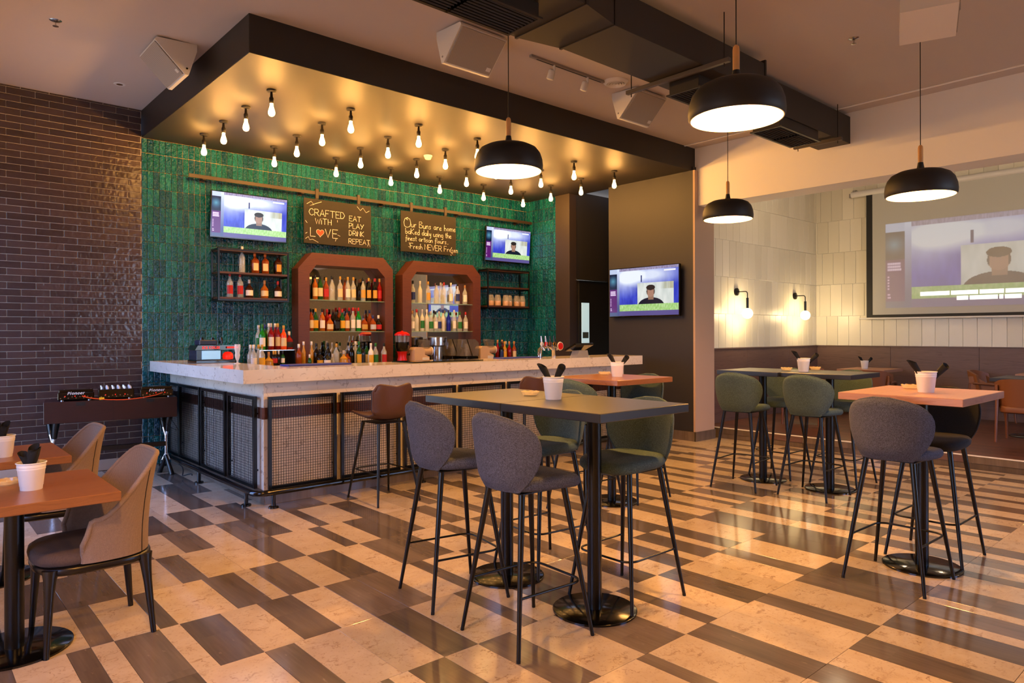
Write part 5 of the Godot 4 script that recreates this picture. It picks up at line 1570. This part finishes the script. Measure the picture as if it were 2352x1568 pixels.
func make_table_things() -> void:
	# napkins: [direction, lean, length]; the photo's left is away from +x+z
	var l := -2.41; var r := 0.73
	bucket(on_y(1270, 917, 1.12), "white bucket on the dark centre table", [[l, 0.42, 0.20], [r, 0.36, 0.185]])
	bucket(on_y(1417, 866, 1.112), "white bucket on the orange timber high table", [[l, 0.42, 0.20], [r, 0.62, 0.19]])
	bucket(on_y(1845, 857, 1.12), "white bucket on the dark step tables", [[l, 0.55, 0.21], [r, 0.95, 0.21]])
	bucket(on_y(2126, 906, 1.12), "white bucket on the pale timber high table", [[l, 0.55, 0.21], [r, 0.9, 0.21]])
	bucket(on_y(70, 1117, 0.76), "white bucket on the dining table with the ashtray", [[l, 0.30, 0.165], [0.2, 0.12, 0.19], [r, 0.18, 0.18]])
	bucket(on_y(6, 1042, 0.76), "white bucket on the dining table by the music desk", [[l, 0.25, 0.20], [r, 0.15, 0.19]])
	bucket(Vector3(11.85, 0.91, -4.66), "white bucket on the lounge table near the corner", [[l, 0.5, 0.2], [r, 0.8, 0.2]])
	ashtray(on_y(1217, 909, 1.12), "round glass ashtray next to the bucket on the dark centre table")
	ashtray(on_y(1388, 862, 1.112), "round glass ashtray on the orange timber high table")
	ashtray(on_y(1806, 854, 1.12), "round glass ashtray between bucket and pillar on the step tables")
	ashtray(on_y(1872, 853, 1.12), "round glass ashtray between bucket and screen on the step tables")
	ashtray(on_y(2090, 898, 1.12), "round glass ashtray on the pale timber high table")
	ashtray(on_y(14, 1107, 0.76), "round glass ashtray on the orange dining table")

# ---------------------------------------------------------------- bottles
# shape: body radius, shoulder height, total height, neck radius, segments (4 = square)
const SHAPES := {
	"round": [0.037, 0.185, 0.30, 0.0135, 18], "tall": [0.035, 0.20, 0.325, 0.013, 18], "slim": [0.026, 0.20, 0.33, 0.012, 14], "squat": [0.047, 0.12, 0.225, 0.014, 18],
	"square": [0.048, 0.165, 0.26, 0.015, 4], "small": [0.024, 0.10, 0.17, 0.010, 12], "globe": [0.058, 0.105, 0.21, 0.013, 20], "wine": [0.038, 0.19, 0.31, 0.0145, 18],
}
const TINT := {
	"clear": [Color(0.90, 0.92, 0.90), 0.30], "frosted": [Color(0.82, 0.82, 0.76), 0.85], "amber": [Color(0.55, 0.24, 0.06), 0.88], "whisky": [Color(0.70, 0.38, 0.10), 0.75], "green": [Color(0.08, 0.30, 0.10), 0.92],
	"bright green": [Color(0.05, 0.48, 0.12), 0.95], "dark": [Color(0.06, 0.04, 0.035), 1.0], "red": [Color(0.50, 0.04, 0.04), 0.95], "orange": [Color(0.90, 0.30, 0.06), 1.0], "blue": [Color(0.05, 0.12, 0.62), 0.98],
	"white": [Color(0.88, 0.88, 0.86), 1.0], "gold": [Color(0.80, 0.60, 0.22), 0.7], "brown": [Color(0.22, 0.09, 0.04), 1.0],
}
const PAINT := {
	"cream": Color(0.84, 0.76, 0.58), "white": Color(0.88, 0.87, 0.84), "yellow": Color(0.85, 0.65, 0.12), "black": Color(0.05, 0.05, 0.05), "red": Color(0.68, 0.07, 0.06), "gold": Color(0.75, 0.58, 0.22),
	"silver": Color(0.72, 0.72, 0.74), "blue": Color(0.10, 0.16, 0.42), "green": Color(0.10, 0.42, 0.14), "cork": Color(0.70, 0.50, 0.30), "brown": Color(0.30, 0.15, 0.08), "orange": Color(0.85, 0.42, 0.10),
}

func bottle(at: Vector3, spec: String, where: String) -> void:
	# spec: "shape tint label cap"
	var s := spec.split("/")
	var tint := s[1]
	var nice := {"round": "rounded", "tall": "tall", "slim": "slim", "squat": "squat", "square": "square", "small": "small", "globe": "globe-shaped", "wine": "wine-shaped"}
	var lab := "%s %s bottle, %s, %s cap, %s" % [nice[s[0]], tint, ("no label" if s[2] == "-" else s[2] + " label"), s[3], where]
	var key := "b:" + spec
	var grp := "bottles " + where
	if cache.has(key):
		copy(cache[key], at, rng.randf_range(-0.25, 0.25), lab, grp); return
	var o := thing("bottle", lab, "bottle", at, 0.0, grp)
	o.set_meta("base_name", "bottle"); cache[key] = o
	var p: Array = SHAPES[s[0]]
	var R: float = p[0]; var sh: float = p[1]; var H: float = p[2]; var nr: float = p[3]; var seg: int = p[4]
	var B := Basis(Vector3.UP, PI / 4) if seg == 4 else Basis.IDENTITY
	if seg == 4: R *= 1.15
	var prof := [Vector2(0, 0.002), Vector2(R * 0.9, 0.0), Vector2(R, 0.006), Vector2(R, sh * 0.93)]
	if s[0] == "globe": prof = [Vector2(0, 0.002), Vector2(R * 0.6, 0.0), Vector2(R * 0.95, 0.03), Vector2(R, 0.055), Vector2(R * 0.9, 0.085)]
	prof.append_array([Vector2(R * 0.93, sh), Vector2(lerpf(R, nr, 0.55), sh + (H - sh) * 0.18), Vector2(nr * 1.15, sh + (H - sh) * 0.34), Vector2(nr, sh + (H - sh) * 0.5), Vector2(nr, H - 0.02)])
	var tk := "t:" + tint
	if not M.has(tk):
		var e: Array = TINT[tint]
		M[tk] = glass(e[0], e[1], 0.25 if tint == "frosted" else 0.05) if e[1] < 1.0 else mat(e[0], 0.08 if tint != "white" else 0.3)
	part(o, "glass_body", MB.new().lathe(prof, seg, Vector3.ZERO, B), M[tk])
	for q in [s[2], s[3]]:
		if q != "-" and not M.has("p:" + q): M["p:" + q] = mat(PAINT[q], 0.5)
	if s[2] != "-":
		var y0 := sh * 0.22; var y1 := sh * 0.78
		if seg == 4:
			part(o, "label", MB.new().box(Vector3(0, (y0 + y1) * 0.5, R * 0.707 + 0.0006), Vector3(R * 1.1, y1 - y0, 0.001)), M["p:" + s[2]])
		else:
			var lr := R * (1.012 if s[0] != "globe" else 0.8)
			part(o, "label", MB.new().lathe([Vector2(lr, y0), Vector2(lr, y1)], 12, Vector3.ZERO, Basis.IDENTITY, -2.9, -0.2), M["p:" + s[2]])
	part(o, "cap", MB.new().lathe([Vector2(0, H), Vector2(nr * 0.95, H), Vector2(nr * 1.12, H - 0.003), Vector2(nr * 1.12, H - 0.045), Vector2(nr, H - 0.047)], 12), M["p:" + s[3]])

func row(list: Array, y: float, z: float, where: String, x_of: Callable) -> void:
	for e in list:
		var zz: float = z + (e[2] if e.size() > 2 else 0.0)
		var px: float = x_of.call(e[0])
		var p := on_z(px, 760.0, zz)
		bottle(Vector3(p.x, y, zz), e[1], where)

func make_bottles() -> void:
	var f4 := func(x: float) -> float: return 320.0 + x / 3.267
	var f5 := func(x: float) -> float: return 850.0 + x / 3.267
	var fa := func(x: float) -> float: return 440.0 + x / 5.113
	var fb := func(x: float) -> float: return 880.0 + x / 4.356
	# left wall shelf
	row([[773, "tall/clear/-/silver"], [868, "square/amber/cream/orange"], [945, "square/amber/cream/orange"], [1040, "square/brown/gold/black"]], 2.256, -8.60, "on the liqueur shelf's middle board", f4)
	row([[680, "round/clear/red/red"], [757, "round/clear/red/red"], [825, "squat/brown/white/silver"], [940, "squat/whisky/cream/cork"], [1040, "squat/brown/white/red"]], 1.952, -8.60, "on the liqueur shelf's bottom board", f4)
	# first arch
	row([[1320, "tall/whisky/cream/black"], [1358, "tall/green/cream/black"], [1402, "round/amber/red/gold"], [1447, "tall/clear/-/black"], [1508, "tall/clear/cream/gold"], [1543, "round/amber/-/brown", -0.06], [1565, "tall/clear/white/gold"], [1607, "tall/clear/cream/gold"], [1650, "round/dark/-/brown", -0.05], [1680, "tall/clear/gold/black"], [1722, "tall/dark/gold/gold"], [1768, "tall/dark/gold/red"], [1803, "tall/red/red/gold"]], 1.959, -8.635, "on the whisky arch's upper shelf", f4)
	row([[1402, "round/amber/cream/black"], [1455, "round/green/yellow/gold"], [1535, "round/whisky/white/black"], [1625, "squat/whisky/cream/red"], [1700, "square/dark/black/black"], [1770, "round/green/yellow/red"], [1825, "round/amber/cream/black"], [1895, "tall/clear/white/red"], [1960, "tall/bright green/white/red"], [2030, "squat/amber/gold/brown"], [2130, "squat/amber/silver/blue"], [2195, "squat/dark/red/white"]], 1.539, -8.61, "on the whisky arch's lower shelf", fa)
	row([[1590, "round/red/-/red"], [1660, "round/dark/-/brown"], [1735, "tall/amber/-/red"], [1850, "tall/dark/-/red"], [1925, "tall/red/-/red"], [2090, "round/amber/-/blue"]], 1.539, -8.69, "in the whisky arch's lower back row", fa)
	# second arch
	row([[322, "tall/clear/blue/black"], [375, "tall/frosted/-/white"], [437, "tall/clear/gold/gold"], [500, "tall/clear/-/black"], [530, "tall/clear/-/silver", -0.05], [555, "tall/clear/-/red"], [607, "tall/clear/white/white"], [657, "tall/clear/blue/black"], [712, "round/clear/white/cork"]], 1.959, -8.635, "on the vodka arch's upper shelf", f5)
	row([[292, "round/clear/white/cork"], [335, "tall/frosted/-/red"], [390, "tall/frosted/green/silver"], [437, "tall/frosted/-/white"], [478, "round/clear/green/silver"], [525, "round/clear/white/black"], [560, "round/clear/blue/silver"], [600, "tall/frosted/-/blue"], [655, "tall/blue/-/blue"], [710, "tall/clear/white/white"], [767, "round/clear/green/green"], [825, "round/clear/white/red"]], 1.539, -8.62, "on the vodka arch's lower shelf", fb)
	# jars on the wall shelf by the tiled corner
	for x in [908, 950, 1010, 1045, 1100, 1142]:
		var p := on_z(f5.call(x), 690.0, -8.62)
		jar(Vector3(p.x, 1.952, -8.62 + (0.03 if int(x) % 20 == 10 else 0.0)))
	# bottles on the stand left of the arches
	row([[785, "round/clear/green/silver"], [828, "wine/bright green/white/green", 0.05], [865, "wine/green/-/blue", -0.05], [905, "tall/clear/yellow/white", -0.04], [932, "tall/red/white/silver", 0.04], [980, "tall/red/-/white", -0.04], [1012, "tall/red/cream/gold"], [1080, "round/orange/cream/gold", 0.03], [1145, "squat/red/black/white"]], 1.31, -8.42, "on the small steel stand", fa)
	var st := on_z(fa.call(840), 800, -8.3); var en := on_z(fa.call(1222), 800, -8.3)
	var o := thing("bottle_stand", "small black bottle stand with a steel edge on the back counter", "stand", Vector3(st.x, 1.075, -8.55))
	part(o, "shelf", MB.new().mm(Vector3(-0.05, 0.222, 0.0), Vector3(en.x - st.x, 0.235, 0.26), 0.002), M.steel)
	part(o, "leg_panel", MB.new().mm(Vector3(en.x - st.x - 0.015, 0, 0), Vector3(en.x - st.x, 0.222, 0.26)), M.steel)
	part(o, "leg_panel", MB.new().mm(Vector3(-0.05, 0, 0), Vector3(-0.035, 0.222, 0.26)), M.steel)
	part(o, "back_panel", MB.new().mm(Vector3(-0.035, 0, 0), Vector3(en.x - st.x - 0.015, 0.222, 0.008)), M.near_black)
	# along the back counter
	row([[690, "round/clear/-/white"], [728, "round/clear/white/white", 0.05], [785, "round/clear/-/gold"], [825, "round/clear/yellow/gold", 0.05], [905, "globe/gold/-/cork"]], 1.077, -8.22, "on the counter by the shot machine", fa)
	row([[960, "small/dark/red/gold"], [985, "small/dark/red/gold"], [1022, "small/dark/-/silver"], [1070, "small/green/white/black"]], 1.13, -8.21, "in front of the steel stand", fa)
	row([[1258, "round/amber/-/white"], [1315, "slim/gold/-/white", -0.1], [1385, "small/green/-/white", 0.05], [1408, "slim/gold/-/white", -0.1], [1465, "wine/dark/-/black", -0.08], [1510, "squat/dark/yellow/black"], [1602, "wine/dark/-/black", -0.08], [1590, "squat/dark/white/black", 0.05], [1655, "small/clear/silver/silver"], [1700, "round/clear/-/gold"], [1785, "globe/gold/-/silver"], [1830, "globe/amber/-/black", -0.1], [1878, "wine/dark/-/black", -0.08], [1925, "tall/clear/-/white", -0.1], [1965, "tall/green/yellow/green"], [2008, "round/dark/black/black"], [2055, "wine/green/cream/black", -0.08], [2105, "round/white/yellow/white", 0.04], [2160, "round/clear/green/green"], [2260, "round/clear/red/black"]], 1.077, -8.24, "on the counter under the whisky arch", fa)
	row([[1145, "tall/red/-/cork"], [1190, "tall/red/-/cork"], [1182, "round/dark/blue/black", 0.06], [1228, "round/green/-/silver", -0.06], [1215, "round/gold/yellow/gold", 0.06], [1262, "round/red/-/cork", 0.06], [1310, "round/amber/cream/cork", 0.06]], 1.077, -8.30, "on the counter by the tiled corner", fb)

func jar(at: Vector3) -> void:
	if cache.has("jar"):
		copy(cache.jar, at, 0.0); return
	var o := thing("storage_jar", "glass swing-top jar of dry goods on the wall shelf by the tiled corner", "jar", at, 0.0, "swing-top jars on the wall shelf by the tiled corner")
	o.set_meta("base_name", "storage_jar"); cache.jar = o
	part(o, "glass_body", MB.new().lathe([Vector2(0, 0.002), Vector2(0.05, 0.0), Vector2(0.056, 0.01), Vector2(0.056, 0.12), Vector2(0.044, 0.145), Vector2(0.042, 0.16)], 20), M.glass_clear)
	part(o, "contents", MB.new().lathe([Vector2(0, 0.004), Vector2(0.05, 0.004), Vector2(0.052, 0.01), Vector2(0.052, 0.075), Vector2(0, 0.085)], 16), M.pale_wood)
	part(o, "lid", MB.new().lathe([Vector2(0, 0.182), Vector2(0.036, 0.178), Vector2(0.046, 0.165), Vector2(0.046, 0.158)], 20), M.glass_clear)
	part(o, "wire_clasp", MB.new().tube([Vector3(0.046, 0.165, 0), Vector3(0.062, 0.15, 0), Vector3(0.062, 0.11, 0.01), Vector3(0.05, 0.13, 0.02)], 0.002, 5), M.steel)

# ---------------------------------------------------------------- machines on the counters
func juicer(at: Vector3, turn: float, label: String) -> void:
	if cache.has("juicer"):
		copy(cache.juicer, at, turn, label); return
	var o := thing("juicer", label, "juicer", at, turn, "beige masticating juicers")
	o.set_meta("base_name", "juicer"); cache.juicer = o
	part(o, "motor_body", MB.new().prism(PackedVector2Array([Vector2(-0.15, 0.0), Vector2(0.10, 0.0), Vector2(0.10, 0.10), Vector2(0.02, 0.13), Vector2(0.02, 0.20), Vector2(-0.03, 0.235), Vector2(-0.12, 0.235), Vector2(-0.15, 0.20)]), -0.075, 0.075), M.beige_plastic)
	part(o, "drum", MB.new().lathe([Vector2(0, 0.20), Vector2(0.05, 0.20), Vector2(0.056, 0.19), Vector2(0.056, 0.0), Vector2(0, 0.0)], 20, Vector3(-0.02, 0.175, 0), Basis(Vector3(0, -1, 0), Vector3(1, 0, 0), Vector3(0, 0, 1))), M.beige_plastic)
	part(o, "hopper", MB.new().prism(PackedVector2Array([Vector2(0.03, 0.22), Vector2(0.12, 0.22), Vector2(0.13, 0.33), Vector2(0.0, 0.34), Vector2(-0.01, 0.31)]), -0.05, 0.05), M.smoke_glass)
	part(o, "end_nut", MB.new().lathe([Vector2(0, 0.03), Vector2(0.05, 0.03), Vector2(0.062, 0.02), Vector2(0.062, 0)], 16, Vector3(0.16, 0.175, 0), Basis(Vector3(0, -1, 0), Vector3(1, 0, 0), Vector3(0, 0, 1))), M.white_plastic)
	part(o, "vent_panel", MB.new().mm(Vector3(-0.02, 0.01, 0.075), Vector3(0.09, 0.09, 0.08), 0.002), M.white_plastic)

func make_appliances() -> void:
	var C := 1.077
	# ice-cold shot machine
	var o := thing("shot_machine", "black chilled shot machine with red lettering on the short end of the worktop", "drinks machine", Vector3(2.56, 1.197, -7.72))
	part(o, "base_unit", MB.new().mm(Vector3(-0.21, 0.000, -0.15), Vector3(0.19, 0.033, 0.15), 0.004), M.black_gloss)
	part(o, "chiller", MB.new().mm(Vector3(-0.2, 0.033, -0.13), Vector3(0.05, 0.139, 0.12), 0.004), M.chiller)
	part(o, "lit_window", MB.new().mm(Vector3(-0.15, 0.040, 0.12), Vector3(0.04, 0.132, 0.126)), M.ice_light)
	part(o, "sign_header", MB.new().prism(PackedVector2Array([Vector2(-0.22, 0.139), Vector2(0.20, 0.139), Vector2(0.18, 0.188), Vector2(-0.19, 0.188)]), -0.13, 0.13), M.black_gloss)
	var tm := TextMesh.new(); tm.text = "ICE COLD!"; tm.font = font("Droid Sans", 700); tm.font_size = 24; tm.pixel_size = 0.0016; tm.depth = 0.003
	part(o, "lettering", tm, M.red_sign, Vector3(-0.06, 0.164, 0.131))
	part(o, "side_sign", MB.new().mm(Vector3(0.10, 0.155, 0.15), Vector3(0.22, 0.173, 0.153)), M.red_sign)
	part(o, "tap_block", MB.new().mm(Vector3(-0.16, 0.188, -0.08), Vector3(0.02, 0.244, 0.08), 0.008), M.blue_case)
	for x in [-0.11, 0.0, 0.09]: part(o, "bottle_neck", MB.new().lathe([Vector2(0, 0.065), Vector2(0.015, 0.065), Vector2(0.02, 0.045), Vector2(0.02, 0)], 12, Vector3(x, 0.205, 0.0)), M.black_gloss)
	part(o, "red_bottle", MB.new().lathe([Vector2(0, 0.0), Vector2(0.05, 0.005), Vector2(0.055, 0.03), Vector2(0.05, 0.06), Vector2(0.03, 0.08), Vector2(0, 0.084)], 20, Vector3(0.14, 0.033, 0.06)), M.red_sign)
	# hourglass-shaped glass on the worktop
	var g := on_y(545, 831, 1.197)
	var hg := thing("cocktail_glass", "empty waisted cocktail glass on the pale worktop", "glass", g)
	part(hg, "bowl", MB.new().lathe([Vector2(0.012, 0.035), Vector2(0.022, 0.06), Vector2(0.027, 0.085), Vector2(0.022, 0.11), Vector2(0.030, 0.15), Vector2(0.031, 0.185), Vector2(0.029, 0.20)], 20), M.glass_bright)
	part(hg, "foot", MB.new().lathe([Vector2(0, 0.0), Vector2(0.03, 0.0), Vector2(0.03, 0.004), Vector2(0.01, 0.01), Vector2(0.008, 0.03), Vector2(0.013, 0.036)], 20), M.glass_bright)
	# blue bar mats and dark glass board on the worktop
	var ma := on_y(665, 841, 1.197); var mb := on_y(790, 831, 1.197)
	solid("bar_mat", MB.new().mm(Vector3(2.76, 1.198, -6.45), Vector3(3.42, 1.212, -6.25), 0.004), M.blue_mat, "blue rubber bar mat near the worktop corner", "bar mat")
	solid("bar_mat", MB.new().mm(Vector3(5.45, 1.198, -6.48), Vector3(6.1, 1.21, -6.28), 0.004), M.blue_mat, "blue rubber bar mat beside the beer taps", "bar mat")
	solid("glass_board", MB.new().mm(Vector3(4.0, 1.198, -6.45), Vector3(4.95, 1.208, -6.05), 0.002), M.board_glass, "dark glass board on the worktop in front of the juicers", "board")
	# red slush dispenser
	var d := on_z(928, 790, -8.2)
	var rd := thing("drink_dispenser", "red and black drinks dispenser with a clear tank between the two arches", "drinks machine", Vector3(d.x, C, -8.25))
	part(rd, "pedestal", MB.new().lathe([Vector2(0.075, 0.0), Vector2(0.07, 0.05), Vector2(0.058, 0.10), Vector2(0.065, 0.16), Vector2(0.075, 0.18), Vector2(0, 0.18)], 24), M.red_plastic)
	part(rd, "bowl", MB.new().lathe([Vector2(0, 0.18), Vector2(0.075, 0.18), Vector2(0.098, 0.23), Vector2(0.10, 0.31)], 24), M.black_gloss)
	part(rd, "tank", MB.new().lathe([Vector2(0.10, 0.31), Vector2(0.102, 0.40)], 24), M.smoke_glass)
	part(rd, "lid", MB.new().lathe([Vector2(0.106, 0.398), Vector2(0.106, 0.42), Vector2(0.06, 0.45), Vector2(0.02, 0.455), Vector2(0.0, 0.47)], 24), M.red_plastic)
	part(rd, "tap", MB.new().mm(Vector3(0.06, 0.12, -0.01), Vector3(0.12, 0.15, 0.02), 0.004), M.black_gloss)
	juicer(on_z(966, 800, -8.2) * Vector3(1, 0, 1) + Vector3(0, C, 0), 0.0, "beige juicer standing nearest the red dispenser")
	juicer(on_z(1115, 800, -8.2) * Vector3(1, 0, 1) + Vector3(0, C, 0), 0.0, "beige juicer standing nearest the tiled corner")
	# steel coffee grinder or blender base
	var b := on_z(1004, 790, -8.42)
	var bl := thing("steel_mixer", "cylindrical steel drinks mixer with a wide head behind the juicer", "mixer", Vector3(b.x, C, -8.42))
	part(bl, "column", MB.new().lathe([Vector2(0, 0), Vector2(0.085, 0.0), Vector2(0.085, 0.22), Vector2(0.08, 0.24), Vector2(0, 0.24)], 24), M.steel)
	part(bl, "head", MB.new().lathe([Vector2(0.10, 0.24), Vector2(0.155, 0.255), Vector2(0.155, 0.37), Vector2(0.14, 0.38), Vector2(0, 0.38)], 28), M.steel)
	part(bl, "badge", MB.new().box(Vector3(0.02, 0.31, 0.156), Vector3(0.04, 0.03, 0.004)), M.black_gloss)
	for e in [[1040, -8.5, "beside the steel mixer"], [1073, -8.25, "between the two juicers"]]:
		var q := on_z(e[0], 800, e[1])
		var bs := thing("blender", "blender under a smoked plastic sound cover %s" % e[2], "blender", Vector3(q.x, C, e[1]), 0.0, "blenders under covers")
		part(bs, "base", MB.new().mm(Vector3(-0.10, 0, -0.11), Vector3(0.12, 0.09, 0.12), 0.008), M.black_gloss)
		part(bs, "cover", MB.new().prism(PackedVector2Array([Vector2(-0.13, 0.09), Vector2(0.12, 0.09), Vector2(0.13, 0.28), Vector2(0.06, 0.34), Vector2(-0.10, 0.34)]), -0.10, 0.12), M.smoke_glass)
		part(bs, "cover_rib", MB.new().tube([Vector3(-0.10, 0.34, 0.122), Vector3(0.0, 0.09, 0.122)], 0.007, 6), M.black_gloss)
		part(bs, "jug", MB.new().lathe([Vector2(0.04, 0.09), Vector2(0.06, 0.26), Vector2(0.055, 0.27), Vector2(0, 0.27)], 4), M.glass_clear)
	# beer tap tower
	var t := on_y(1262, 821, 1.197)
	var tw := thing("beer_tap", "chrome beer tap tower with four handles and a round red badge", "beer tap", t + Vector3(0, 0, -0.05))
	part(tw, "bridge", MB.new().tube([Vector3(-0.13, 0, 0), Vector3(-0.12, 0.10, 0), Vector3(-0.06, 0.14, 0), Vector3(0.06, 0.14, 0), Vector3(0.12, 0.10, 0), Vector3(0.13, 0, 0)], 0.028, 12), M.chrome)
	for k in 4:
		var hx := -0.12 + k * 0.075
		var h := part(tw, "tap_spout", MB.new().tube([Vector3(hx, 0.13, 0.02), Vector3(hx, 0.13, 0.07), Vector3(hx, 0.09, 0.08)], 0.011, 8), M.chrome)
		part(h, "handle", MB.new().tube([Vector3(hx, 0.14, 0.04), Vector3(hx, 0.20, 0.03), Vector3(hx, 0.27, 0.02)], [0.008, 0.013, 0.009], 8), M.steel if k < 2 else M.black_gloss)
		part(h, "lens", MB.new().lathe([Vector2(0, 0.008), Vector2(0.025, 0.006), Vector2(0.03, 0)], 16, Vector3(hx, 0.17, 0.035), Basis(Vector3(1, 0, 0), PI / 2)), [M.white_plastic, M.red_plastic, M.walnut, M.brass][k])
	var bd := part(tw, "round_badge", MB.new().lathe([Vector2(0, 0.01), Vector2(0.052, 0.01), Vector2(0.056, 0.0), Vector2(0, 0)], 24, Vector3(0.19, 0.14, 0.05), Basis(Vector3(1, 0, 0), PI / 2)), M.white_plastic)
	part(bd, "badge_print", MB.new().lathe([Vector2(0, 0.012), Vector2(0.044, 0.012), Vector2(0.044, 0.009)], 24, Vector3(0.19, 0.14, 0.05), Basis(Vector3(1, 0, 0), PI / 2)), M.red_plastic)
	# till
	var s := on_y(1345, 822, 1.197)
	var ti := thing("till", "black touch-screen till tilted back on its stand at the end of the bar", "till", s + Vector3(0, 0, -0.1))
	part(ti, "stand", MB.new().prism(PackedVector2Array([Vector2(-0.12, 0), Vector2(0.10, 0), Vector2(0.08, 0.09), Vector2(-0.07, 0.09)]), -0.06, 0.06), M.track)
	part(ti, "screen", MB.new().box(Vector3(-0.01, 0.13, 0.0), Vector3(0.34, 0.20, 0.03), 0.006, Basis(Vector3(1, 0, 0), 1.15)), M.black_gloss)
